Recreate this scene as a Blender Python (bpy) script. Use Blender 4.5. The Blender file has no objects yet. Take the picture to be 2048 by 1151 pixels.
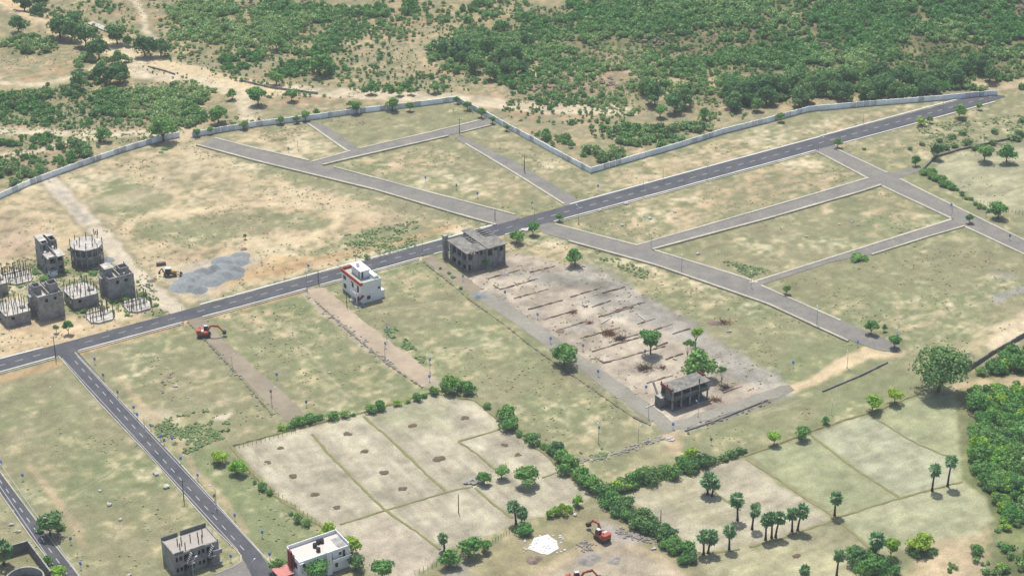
import bpy, bmesh, math, random
import numpy as np
from mathutils import Vector, Matrix
rnd = random.Random(7); nr = np.random.default_rng(11)
SC = bpy.context.scene; COL = SC.collection
R = math.radians
# ---------------------------------------------------------------- camera
FPX = 3982.0; CX, CY = 1024.0, 575.5; CAMH = 275.0
PIT = math.atan(2037/3982.0); SN, CS = math.sin(PIT), math.cos(PIT)
cam = bpy.data.objects.new('camera', bpy.data.cameras.new('camera')); COL.objects.link(cam)
cam.location = (0, 0, CAMH); cam.rotation_euler = (math.pi/2-PIT, 0, 0)
cam.data.sensor_width = 36; cam.data.lens = FPX/2048*36
cam.data.clip_start = 5; cam.data.clip_end = 12000
SC.camera = cam
# ---------------------------------------------------------------- light
SUN_EL = 68.0
sun_dir = Vector((-.22, .97, 0)).normalized()*math.cos(R(SUN_EL)) + Vector((0, 0, math.sin(R(SUN_EL))))
w = bpy.data.worlds.new('World'); SC.world = w; w.use_nodes = True
wn = w.node_tree.nodes; wl = w.node_tree.links
sky = wn.new('ShaderNodeTexSky'); sky.sky_type = 'NISHITA'; sky.sun_disc = False
sky.sun_elevation = R(SUN_EL); sky.sun_rotation = math.atan2(sun_dir.x, sun_dir.y)
sky.air_density = 1.0; sky.dust_density = 2.5
wl.new(sky.outputs[0], wn['Background'].inputs[0]); wn['Background'].inputs[1].default_value = 0.115
sun = bpy.data.objects.new('sun', bpy.data.lights.new('sun', 'SUN')); COL.objects.link(sun)
sun.data.energy = 4.1; sun.data.angle = R(.55); sun.data.color = (1, .965, .91)
sun.rotation_euler = sun_dir.to_track_quat('Z', 'Y').to_euler(); sun.location = (0, 500, 400)
SC.view_settings.view_transform = 'Standard'; SC.view_settings.look = 'None'
SC.view_settings.exposure = 0.36; SC.view_settings.gamma = 1
try: SC.view_settings.use_curve_mapping = False
except Exception: pass
SC.cycles.max_bounces = 4; SC.cycles.diffuse_bounces = 2; SC.cycles.transparent_max_bounces = 4
SC.cycles.volume_bounces = 0
KA = 0.60                                    # display colour of a sunlit surface -> albedo
def lin(v): v /= 255.0; return v/12.92 if v <= .04045 else ((v+.055)/1.055)**2.4
def C(r, g, b, k=KA): return np.array([lin(r)*k, lin(g)*k, lin(b)*k])
# ---------------------------------------------------------------- terrain
def sstep(a, b, x):
    t = np.clip((x-a)/(b-a), 0, 1); return t*t*(3-2*t)
_tabs = [nr.random((64, 64)) for _ in range(8)]
def vnoise(x, y, k=0):
    t = _tabs[k % 8]; xi = np.floor(x).astype(int); yi = np.floor(y).astype(int)
    fx = x-xi; fy = y-yi; fx = fx*fx*(3-2*fx); fy = fy*fy*(3-2*fy)
    a = t[xi % 64, yi % 64]; b = t[(xi+1) % 64, yi % 64]; c = t[xi % 64, (yi+1) % 64]; d = t[(xi+1) % 64, (yi+1) % 64]
    return (a*(1-fx)+b*fx)*(1-fy)+(c*(1-fx)+d*fx)*fy
def fbm(x, y, s, o=4, k=0):
    v = 0; a = .5; tot = 0
    for i in range(o):
        v = v+a*vnoise(x/s+17.3*i+31*k, y/s-9.1*i+13*k, i+k); tot += a; a *= .55; s *= .5
    return v/tot
def P0(px, py, z=0.0):
    u = (px-CX)/FPX; v = (py-CY)/FPX
    t = (CAMH-z)/(SN+v*CS)
    return u*t, (CS-v*SN)*t
def poly_w(pts): return np.array([P0(*p) for p in pts])
HA = np.array(P0(1010, 40)); HB = np.array(P0(2150, 190))
_hd = (HB-HA)/np.linalg.norm(HB-HA); _hn = np.array([-_hd[1], _hd[0]])
def height(x, y):
    x = np.asarray(x, float); y = np.asarray(y, float)
    d = (x-HA[0])*_hn[0]+(y-HA[1])*_hn[1]
    s = (x-HA[0])*_hd[0]+(y-HA[1])*_hd[1]
    fade = sstep(-60, 40, s)
    h = 34*sstep(-20, 260, d)*fade
    h = h+fade*sstep(-20, 40, d)*3.0*(fbm(x, y, 45, 3, 3)-.4)
    far = sstep(840, 1500, y)
    h = h+far*60*fbm(x, y, 500, 3, 2)
    return h
def P(px, py):
    z = 0.0
    for _ in range(12):
        x, y = P0(px, py, z); z = .5*z+.5*float(height(x, y))
    x, y = P0(px, py, z)
    return x, y, float(height(x, y))
def PXm(px, py):                              # metres per pixel across, per pixel up
    z = 0; u = (py-CY)/FPX; t = CAMH/(SN+u*CS); return t/FPX, t/FPX/CS*(1.0)
GA = R(32.5); EX = Vector((math.cos(GA), math.sin(GA), 0)); EY = Vector((-math.sin(GA), math.cos(GA), 0))
# polygons / polylines in world space
def inside(poly, x, y):
    r = np.zeros(x.shape, bool); n = len(poly)
    for i in range(n):
        x1, y1 = poly[i]; x2, y2 = poly[(i+1) % n]
        c = ((y1 > y) != (y2 > y))
        with np.errstate(divide='ignore', invalid='ignore'):
            r ^= c & (x < (x2-x1)*(y-y1)/(y2-y1+1e-12)+x1)
    return r
def pdist(pts, x, y, closed=False):
    d = np.full(x.shape, 1e9); n = len(pts)
    for i in range(n if closed else n-1):
        ax, ay = pts[i]; bx, by = pts[(i+1) % n]; vx, vy = bx-ax, by-ay
        t = np.clip(((x-ax)*vx+(y-ay)*vy)/(vx*vx+vy*vy+1e-9), 0, 1)
        d = np.minimum(d, np.hypot(x-ax-t*vx, y-ay-t*vy))
    return d
def soft(poly, x, y, s):
    # only evaluate near the bounding box
    lo = poly.min(0)-s*2; hi = poly.max(0)+s*2
    m = (x > lo[0]) & (x < hi[0]) & (y > lo[1]) & (y < hi[1])
    out = np.zeros(x.shape)
    xs, ys = x[m], y[m]
    ins = inside(poly, xs, ys); d = pdist(poly, xs, ys, True)
    out[m] = sstep(-s, s, np.where(ins, d, -d)); return out
def softline(pts, x, y, w, s):
    lo = pts.min(0)-w-s; hi = pts.max(0)+w+s
    m = (x > lo[0]) & (x < hi[0]) & (y > lo[1]) & (y < hi[1])
    out = np.zeros(x.shape)
    out[m] = 1-sstep(w/2-s, w/2+s, pdist(pts, x[m], y[m])); return out
# ---------------------------------------------------------------- materials
MATS = {}
def mat(name, col, rough=.85, n_scale=.8, n_amt=.25, col2=None, bump=0, metal=0, big=0.0, spec=.3, bs=.09):
    if name in MATS: return MATS[name]
    m = bpy.data.materials.new(name); m.use_nodes = True; nt = m.node_tree; N = nt.nodes; L = nt.links
    b = N['Principled BSDF']; b.inputs['Roughness'].default_value = rough; b.inputs['Metallic'].default_value = metal
    b.inputs['Specular IOR Level'].default_value = spec
    g = N.new('ShaderNodeNewGeometry'); n = N.new('ShaderNodeTexNoise'); n.inputs['Scale'].default_value = n_scale
    n.inputs['Detail'].default_value = 5; n.inputs['Roughness'].default_value = .65
    L.new(g.outputs['Position'], n.inputs['Vector'])
    mx = N.new('ShaderNodeMix'); mx.data_type = 'RGBA'
    c = np.array(col[:3]); c2 = np.array(col2[:3]) if col2 is not None else np.clip(c*(1+n_amt), 0, 1)
    c1 = c if col2 is not None else c*(1-n_amt)
    mx.inputs['A'].default_value = (*c1, 1); mx.inputs['B'].default_value = (*c2, 1)
    mr = N.new('ShaderNodeMapRange'); mr.inputs['From Min'].default_value = .3; mr.inputs['From Max'].default_value = .7
    L.new(n.outputs['Fac'], mr.inputs['Value']); L.new(mr.outputs[0], mx.inputs['Factor'])
    out = mx.outputs['Result']
    if big:
        n2 = N.new('ShaderNodeTexNoise'); n2.inputs['Scale'].default_value = bs; n2.inputs['Detail'].default_value = 4
        L.new(g.outputs['Position'], n2.inputs['Vector'])
        mr2 = N.new('ShaderNodeMapRange'); mr2.inputs['From Min'].default_value = .35; mr2.inputs['From Max'].default_value = .65
        mr2.inputs['To Min'].default_value = 1-big; mr2.inputs['To Max'].default_value = 1+big
        L.new(n2.outputs['Fac'], mr2.inputs['Value'])
        vm = N.new('ShaderNodeVectorMath'); vm.operation = 'SCALE'
        L.new(out, vm.inputs[0]); L.new(mr2.outputs[0], vm.inputs['Scale']); out = vm.outputs[0]
    L.new(out, b.inputs['Base Color'])
    if bump:
        bp = N.new('ShaderNodeBump'); bp.inputs['Strength'].default_value = bump; bp.inputs['Distance'].default_value = .1
        L.new(n.outputs['Fac'], bp.inputs['Height']); L.new(bp.outputs[0], b.inputs['Normal'])
    MATS[name] = m; return m
asphalt = mat('asphalt', C(78, 82, 88), .9, .16, .14, col2=C(108, 108, 110), big=.10, bs=1.6)
asph_grey = mat('weathered_asphalt', C(132, 130, 126), .95, .18, .18, col2=C(160, 154, 142), big=.10, bs=1.4)
kerb_w = mat('kerb_concrete', C(228, 226, 222, .66), .9, .8, .10, big=.06)
kerb_g = mat('old_kerb_concrete', C(204, 198, 178, .60), .9, 1.1, .22, big=.12)
paint = mat('road_paint', C(188, 188, 190), .7, 1.5, .12)
wallm = mat('compound_wall_render', C(240, 248, 252, .92), .9, .5, .14, big=.12)
concr = mat('bare_concrete', C(178, 177, 170), .95, .9, .2, big=.24, bs=.55)
concr_l = mat('pale_concrete_slab', C(212, 207, 196), .95, .8, .2, big=.24, bs=.55)
blockw = mat('grey_block_wall', C(176, 176, 173), .95, 1.3, .18, big=.24, bs=.55)
roofc = mat('weathered_roof_concrete', C(146, 143, 134), .95, 1.3, .28, big=.3, bs=.5)
mossy = mat('mossy_dark_concrete', C(128, 134, 128), .95, 1.0, .3, big=.3, bs=.6)
darkc = mat('dark_weathered_concrete', C(140, 140, 134), .95, 1.0, .25)
rebar = mat('stained_column', C(126, 118, 108), .95, 1.5, .25)
white_p = mat('white_painted_wall', C(248, 250, 250, .8), .8, .5, .05)
pink_p = mat('pink_white_roof', C(238, 230, 220), .85, .5, .06)
orange_p = mat('orange_painted_parapet', C(222, 92, 66), .7, 1, .1)
maroon = mat('maroon_paint', C(150, 66, 58), .7, 1, .12)
glassm = mat('dark_window_glass', (0.02, 0.025, 0.03), .15, 1, .2, spec=.5)
woodm = mat('weathered_wood', C(120, 92, 70), .9, 3, .25)
blackp = mat('black_plastic', (0.018, 0.017, 0.022), .4, 1, .2)
metal_g = mat('galvanised_steel', C(190, 196, 202), .5, 2, .1)
metal_d = mat('dark_steel', C(90, 92, 92), .7, 2, .2)
blue_p = mat('blue_sign_board', C(110, 150, 240, .85), .5, 2, .1)
teal_p = mat('teal_board', C(110, 160, 180), .5, 2, .1)
signw = mat('white_sign_strip', C(225, 230, 235), .6, 2, .05)
exc_o = mat('orange_excavator_paint', C(200, 96, 68), .6, 2, .25)
jcb_y = mat('yellow_loader_paint', C(206, 160, 60), .5, 2, .15)
rubber = mat('black_rubber', (0.03, 0.03, 0.03), .9, 3, .2)
stone = mat('grey_stone', C(186, 182, 172), .95, 1.5, .25)
stone_w = mat('white_stone', C(226, 222, 214), .9, 1.5, .12)
rockp = mat('brown_rock', C(150, 132, 118), .95, 1.0, .3)
gravel = mat('blue_grey_gravel', C(152, 158, 158), .95, 1.2, .22, bump=.8, big=.15)
gravelp = mat('grey_gravel_path', C(160, 156, 142), .95, .9, .16, big=.14)
dirtp = mat('packed_dirt', C(196, 178, 152), .95, .5, .12, big=.12)
dirtd = mat('grey_brown_dirt', C(164, 152, 130), .95, .4, .12, big=.12)
bark = mat('bark', C(96, 82, 66), .95, 3, .3)
bark_p = mat('palm_bark', C(72, 62, 54), .95, 3, .3)
bundm = mat('grassy_bund', C(140, 142, 96), .95, .8, .22, col2=C(164, 158, 112))
manure = mat('dark_manure', C(122, 106, 86), .95, 1.8, .3)
rough_m = mat('rough_edge', C(128, 120, 104), .95, 1.5, .3)
rubble_m = mat('rubble', C(172, 164, 154), .95, 1.6, .3)
deadm = mat('dead_brushwood', C(150, 110, 78), .95, 3, .3)
redtile = mat('salmon_tile', C(226, 150, 140), .8, 1.5, .12)
def leaf_mat(name, ca, cb, obj=True):
    m = bpy.data.materials.new(name); m.use_nodes = True; nt = m.node_tree; N = nt.nodes; L = nt.links
    b = N['Principled BSDF']; b.inputs['Roughness'].default_value = .7; b.inputs['Specular IOR Level'].default_value = .25
    g = N.new('ShaderNodeNewGeometry')
    mx = N.new('ShaderNodeMix'); mx.data_type = 'RGBA'
    mx.inputs['A'].default_value = (*ca, 1); mx.inputs['B'].default_value = (*cb, 1)
    if obj:
        oi = N.new('ShaderNodeObjectInfo'); L.new(oi.outputs['Random'], mx.inputs['Factor'])
    else:
        at = N.new('ShaderNodeAttribute'); at.attribute_name = 'tint'; L.new(at.outputs['Fac'], mx.inputs['Factor'])
    mr = N.new('ShaderNodeMapRange'); mr.inputs['To Min'].default_value = .62; mr.inputs['To Max'].default_value = 1.42
    L.new(g.outputs['Random Per Island'], mr.inputs['Value'])
    vm = N.new('ShaderNodeVectorMath'); vm.operation = 'SCALE'; L.new(mx.outputs['Result'], vm.inputs[0]); L.new(mr.outputs[0], vm.inputs['Scale'])
    L.new(vm.outputs[0], b.inputs['Base Color'])
    tr = N.new('ShaderNodeBsdfTranslucent'); L.new(vm.outputs[0], tr.inputs['Color'])
    ms = N.new('ShaderNodeMixShader'); ms.inputs[0].default_value = .3
    L.new(b.outputs[0], ms.inputs[1]); L.new(tr.outputs[0], ms.inputs[2]); L.new(ms.outputs[0], N['Material Output'].inputs[0])
    return m
KL = 1.3
leaf_g = leaf_mat('tree_leaves', C(80, 128, 64, KL), C(108, 144, 74, KL))
leaf_d = leaf_mat('dark_tree_leaves', C(72, 112, 66, 1.25), C(96, 128, 72, 1.3))
leaf_y = leaf_mat('yellow_green_leaves', C(120, 168, 58, 1.15), C(150, 178, 66, 1.05))
leaf_s = leaf_mat('scrub_leaves', C(88, 122, 70, KL), C(122, 144, 92, 1.1))
leaf_ss = leaf_mat('scrub_leaves_mass', C(80, 124, 64, 1.5), C(134, 156, 100, 1.45), False)
leaf_p = leaf_mat('palm_fronds', C(84, 122, 78, 1.6), C(100, 134, 90, 1.6))
weed_g = leaf_mat('green_weeds', C(104, 146, 84, .8), C(160, 166, 118, .8), False)
tuft_m = leaf_mat('dry_tufts', C(150, 154, 108, .85), C(186, 178, 134, .85), False)
# ---------------------------------------------------------------- mesh helper
class MB:
    def __init__(s): s.v = []; s.f = []
    def add(s, vs, fs):
        o = len(s.v); s.v += [tuple(v) for v in vs]; s.f += [tuple(i+o for i in f) for f in fs]; return s
    def box(s, o, dx, dy, dz):                # corner + three edge vectors
        o = Vector(o); dx = Vector(dx); dy = Vector(dy); dz = Vector(dz)
        vs = [o, o+dx, o+dx+dy, o+dy, o+dz, o+dx+dz, o+dx+dy+dz, o+dy+dz]
        return s.add(vs, [(0, 3, 2, 1), (4, 5, 6, 7), (0, 1, 5, 4), (1, 2, 6, 5), (2, 3, 7, 6), (3, 0, 4, 7)])
    def b(s, x0, x1, y0, y1, z0, z1): return s.box((x0, y0, z0), (x1-x0, 0, 0), (0, y1-y0, 0), (0, 0, z1-z0))
    def tube(s, a, b, r0, r1=None, n=6, cap=True):
        a = Vector(a); b = Vector(b); r1 = r0 if r1 is None else r1
        d = (b-a).normalized(); u = d.orthogonal().normalized(); v = d.cross(u)
        vs = []
        for c, r in ((a, r0), (b, r1)):
            for i in range(n):
                t = 2*math.pi*i/n; vs.append(c+u*math.cos(t)*r+v*math.sin(t)*r)
        fs = [(i, (i+1) % n, n+(i+1) % n, n+i) for i in range(n)]
        if cap: fs += [tuple(range(n-1, -1, -1)), tuple(range(n, 2*n))]
        return s.add(vs, fs)
    def bar(s, a, b, w, h):                   # box beam from a to b
        a = Vector(a); b = Vector(b); d = b-a; u = Vector((-d.y, d.x, 0))
        if u.length < 1e-6: u = Vector((1, 0, 0))
        u = u.normalized()*w; n = d.normalized().cross(u.normalized())*h
        return s.box(a-u/2-n/2, d, u, n)
    def prism(s, pts, z0, z1):
        n = len(pts); vs = [(x, y, z0) for x, y in pts]+[(x, y, z1) for x, y in pts]
        ar = sum(pts[i][0]*pts[(i+1) % n][1]-pts[(i+1) % n][0]*pts[i][1] for i in range(n))
        fs = [(i, (i+1) % n, n+(i+1) % n, n+i) for i in range(n)]+[tuple(range(n-1, -1, -1)), tuple(range(n, 2*n))]
        if ar < 0: fs = [tuple(reversed(f)) for f in fs]
        return s.add(vs, fs)
    def blob(s, c, rx, ry, rz, seed=0, j=.2, half=False):
        r_ = random.Random(seed); bm = bmesh.new(); bmesh.ops.create_icosphere(bm, subdivisions=1, radius=1)
        vs = [(c[0]+v.co.x*rx*(1+r_.uniform(-j, j)), c[1]+v.co.y*ry*(1+r_.uniform(-j, j)), c[2]+v.co.z*rz*(1+r_.uniform(-j, j))) for v in bm.verts]
        fs = [[v.index for v in f.verts] for f in bm.faces]; bm.free(); return s.add(vs, fs)
    def mesh(s, name, m):
        me = bpy.data.meshes.new(name); me.from_pydata(s.v, [], s.f); me.materials.append(m); return me
    def build(s, name, m, parent=None, loc=None, rz=None):
        return link(name, s.mesh(name, m), parent, loc, rz)
def link(name, me, parent=None, loc=None, rz=None, scale=None):
    o = bpy.data.objects.new(name, me); COL.objects.link(o)
    if parent is not None: o.parent = parent
    if loc is not None: o.location = loc
    if rz is not None: o.rotation_euler = (0, 0, rz)
    if scale is not None: o.scale = scale
    return o
def tag(o, label, cat, group=None):
    o['label'] = label; o['category'] = cat
    if group: o['group'] = group
    return o
def thing(name, loc, label, cat, group=None, rz=0.0):
    o = link(name, None, None, loc, rz); o.empty_display_size = .5; return tag(o, label, cat, group)
def struct(o): o['kind'] = 'structure'; return o
def stuff(o): o['kind'] = 'stuff'; return o
def kid(root, name, me, loc=(0, 0, 0), rz=0, scale=(1, 1, 1)): return link(name, me, root, loc, rz, scale)
def copy_tree(o, parent=None):
    c = o.copy(); COL.objects.link(c)
    if parent is not None: c.parent = parent; c.matrix_parent_inverse = o.matrix_parent_inverse
    for ch in [k for k in KIDS(o)]: copy_tree(ch, c)
    return c
def KIDS(o): return [k for k in COL.objects if k.parent == o]
def np_mesh(name, V, F, m, tint=None):        # V (n,3), F (m,k) all the same k
    me = bpy.data.meshes.new(name); k = F.shape[1]
    me.vertices.add(len(V)); me.vertices.foreach_set('co', V.astype(np.float32).ravel())
    me.loops.add(F.size); me.loops.foreach_set('vertex_index', F.astype(np.int32).ravel())
    me.polygons.add(len(F)); me.polygons.foreach_set('loop_start', np.arange(0, F.size, k, dtype=np.int32))
    me.polygons.foreach_set('loop_total', np.full(len(F), k, dtype=np.int32))
    me.update(calc_edges=True)
    if tint is not None:
        a = me.attributes.new('tint', 'FLOAT', 'POINT'); a.data.foreach_set('value', tint.astype(np.float32))
    me.materials.append(m); return me
# ================================================================ GROUND
L1 = lambda *p: poly_w(p)
LAYOUT = L1((-30, 405), (60, 368), (167, 328), (317, 281), (360, 272), (385, 272), (512, 253), (642, 236), (705, 227), (912, 202), (972, 232), (1077, 290), (1181, 345), (1351, 296), (1447, 267), (1616, 222), (1726, 212), (1889, 199), (2060, 186), (2060, 640), (1930, 740), (1925, 800), (1925, 970), (1985, 1030), (1960, 1075), (1860, 1100), (1780, 1200), (-60, 1200))
ROWS = np.concatenate([[-4000, -2500, -1200, -500, 0, 150, 250, 320, 360], np.linspace(376, 850, 660), [870, 900, 950, 1020, 1120, 1300, 1600, 2200, 3200, 5000, 8000]])
UU = np.concatenate([[-40, -16, -8, -4, -2.4, -1.7, -1.35, -1.18], np.linspace(-1.1, 1.1, 720), [1.18, 1.35, 1.7, 2.4, 4, 8, 16, 40]])
def half_w(y): return 1024/FPX*np.maximum(y*CS+CAMH*SN, 200)
gy, gu = np.meshgrid(ROWS, UU, indexing='ij'); gx = gu*half_w(gy)
X = gx.ravel(); Y = gy.ravel()
wx = X+3.0*(fbm(X, Y, 9, 3, 1)-.5)*2; wy = Y+3.0*(fbm(X, Y, 9, 3, 5)-.5)*2
wx2 = X+1.0*(fbm(X, Y, 4, 2, 1)-.5)*2; wy2 = Y+1.0*(fbm(X, Y, 4, 2, 5)-.5)*2
n_big = fbm(X, Y, 48, 4, 0); n_mid = fbm(X, Y, 15, 4, 2); n_sm = fbm(X, Y, 4.5, 4, 4)
ca, sa = math.cos(GA), math.sin(GA)
al = X*ca+Y*sa; ac = -X*sa+Y*ca
n_strB = .6*fbm(al/1.0, ac/7.0, 1.6, 3, 6)+.4*fbm(X, Y, 6, 3, 3); n_strA = .6*fbm(al/7.0, ac, 1.6, 3, 7)+.4*fbm(X, Y, 6, 3, 5)
# fields: how bare (tan) and how green each place is
out = 1-soft(LAYOUT, wx2, wy2, .8)
bare = np.full(X.shape, .36); green = np.full(X.shape, .5)
def zone(arr, pts, val, s=5, warp=True):
    m = soft(poly_w(pts), wx if warp else X, wy if warp else Y, s); arr += m*(val-arr)
def blotch(arr, cx, cy, rx, ry, val, s=.5):
    pts = [(cx+rx*math.cos(t), cy+ry*math.sin(t)) for t in np.linspace(0, 2*math.pi, 14, endpoint=False)]
    zone(arr, pts, val, s=6)
bare += out*(.50-bare); green += out*(.40-green)
zone(bare, [(-40, 410), (150, 338), (360, 276), (400, 288), (520, 345), (850, 442), (975, 458), (860, 485), (500, 575), (380, 610), (350, 615), (120, 695), (-40, 740)], .86)
zone(bare, [(430, 275), (610, 247), (690, 300), (600, 322), (500, 296)], .72)
zone(bare, [(715, 320), (910, 290), (1090, 400), (1000, 420), (850, 375)], .55)
zone(bare, [(950, 270), (1010, 262), (1180, 350), (1300, 360), (1150, 395)], .56)
zone(bare, [(1190, 350), (1450, 275), (1730, 222), (1890, 205), (1700, 260), (1450, 325), (1250, 375)], .64)
zone(bare, [(1140, 440), (1640, 305), (1730, 352), (1500, 420), (1270, 485)], .58)
zone(bare, [(1330, 490), (1750, 372), (1890, 436), (1540, 548)], .47)
zone(bare, [(1600, 790), (1740, 722), (1830, 725), (1840, 780), (1640, 850)], .12); zone(bare, [(1390, 860), (1600, 790), (1640, 850), (1480, 900)], .2); zone(bare, [(1430, 640), (1690, 690), (1740, 700), (1600, 765)], .12)
zone(bare, [(1660, 290), (1900, 225), (2048, 200), (2048, 260), (1820, 330), (1770, 340)], .48)
zone(bare, [(990, 480), (1110, 475), (1170, 520), (1200, 560), (1010, 540)], .72)
zone(bare, [(1170, 490), (1310, 535), (1530, 612), (1420, 610), (1280, 570)], .55)
for a in [(260, 402, 90, 22, .3), (370, 462, 110, 26, .27), (250, 395, 60, 40, .3), (560, 440, 90, 14, .3), (640, 500, 60, 10, .5), (110, 420, 70, 20, .85), (450, 360, 120, 30, .72), (60, 600, 60, 16, .5), (150, 570, 130, 60, .42), (290, 590, 40, 24, .2), (790, 478, 120, 26, .24), (600, 440, 90, 16, .45), (1560, 460, 90, 18, .3), (1050, 420, 60, 14, .4)]: blotch(bare, *a)
zone(bare, [(150, 700), (370, 640), (590, 840), (500, 880), (330, 860)], .42)
zone(bare, [(0, 745), (120, 710), (350, 960), (500, 1110), (420, 1151), (160, 1151), (0, 940)], .40)
zone(green, [(0, 745), (120, 710), (230, 840), (100, 870), (0, 850)], .62)
zone(bare, [(0, 980), (100, 1090), (60, 1151), (0, 1151)], .3)
zone(green, [(150, 870), (330, 960), (300, 1060), (120, 1000)], .72); zone(green, [(360, 900), (440, 890), (640, 1060), (560, 1130), (480, 1060)], .78, 3)
zone(bare, [(360, 900), (440, 890), (640, 1060), (560, 1130), (480, 1060)], .2, 3)
zone(green, [(1150, 800), (1330, 850), (1180, 900), (1030, 800), (900, 620)], .55)
blotch(green, 1250, 830, 60, 20, .65); blotch(green, 590, 600, 45, 18, .85); blotch(bare, 590, 600, 42, 16, .1)
blotch(bare, 550, 660, 60, 30, .5); blotch(bare, 900, 600, 70, 30, .42); blotch(bare, 1190, 850, 90, 18, .52)
for a in [(600, 720, 120, 50, .30), (1000, 750, 150, 50, .27), (1500, 650, 120, 40, .3), (1800, 560, 170, 60, .3), (1700, 460, 110, 30, .35)]: blotch(bare, *a)
zone(green, [(1560, 580), (1720, 520), (1900, 540), (1900, 640), (1800, 700), (1640, 640)], .5)
zone(bare, [(560, 985), (650, 1070), (560, 1120)], .35)
for a in [(60, 130, 70, 28, .52), (200, 160, 60, 10, .62), (270, 130, 60, 8, .9), (820, 60, 120, 25, .62), (640, 200, 250, 12, .68), (250, 260, 220, 8, .8), (900, 140, 40, 15, .8), (1120, 225, 120, 14, .75), (1000, 200, 60, 10, .72), (340, 40, 80, 30, .5)]: blotch(bare, *a)
bare = np.clip(bare, 0, 1); green = np.clip(green, 0, 1)
n_xs = fbm(X, Y, 1.9, 2, 1)
t = sstep(.30, .98, bare+(n_big-.5)*.35+(n_mid-.5)*.42+(n_sm-.5)*.6+(n_strA-.5)*.5+(n_xs-.5)*.65)
g_ = sstep(.25, .75, green+(n_big-.5)*.5+(n_mid-.5)*.5)
c_dry = C(166, 160, 126); c_grn = C(146, 153, 111); c_tan = C(212, 192, 156); c_pale = C(222, 206, 172); c_scr = C(194, 164, 132)
def mix(a, b, f): return a*(1-f[:, None])+b*f[:, None]
grass = mix(np.tile(c_dry, (len(X), 1)), c_grn, g_)
tan_ = mix(np.tile(c_tan, (len(X), 1)), c_pale, sstep(.5, .7, n_mid))
tan_ = mix(tan_, c_scr, sstep(.5, .75, fbm(X, Y, 20, 3, 3))*.55+out*.75)
col = mix(grass, tan_, t)
def paintz(pts, c, s=2, a=1.0, warp=1, var=0.0, stre=None):
    global col
    xx, yy = (wx, wy) if warp == 2 else ((wx2, wy2) if warp == 1 else (X, Y))
    m = soft(poly_w(pts), xx, yy, s)*a
    cc = np.tile(c, (len(X), 1))
    if stre is not None: cc = cc*(1+stre[0]*(stre[1]-.5))[:, None]
    if var: cc = cc*(1+var*((n_mid-.5)*1.4+(n_sm-.5)))[:, None]
    col = col*(1-m[:, None])+cc*m[:, None]
def paintl(pts, w, c, s=.6, a=1.0, warp=1, solid=False):
    global col
    xx, yy = (wx2, wy2) if warp else (X, Y)
    m = softline(poly_w(pts), xx, yy, w, s)*a
    if not solid: m = m*np.clip(.55+1.1*(n_sm-.2), 0, 1)
    col = col*(1-m[:, None])+c*m[:, None]
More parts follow.
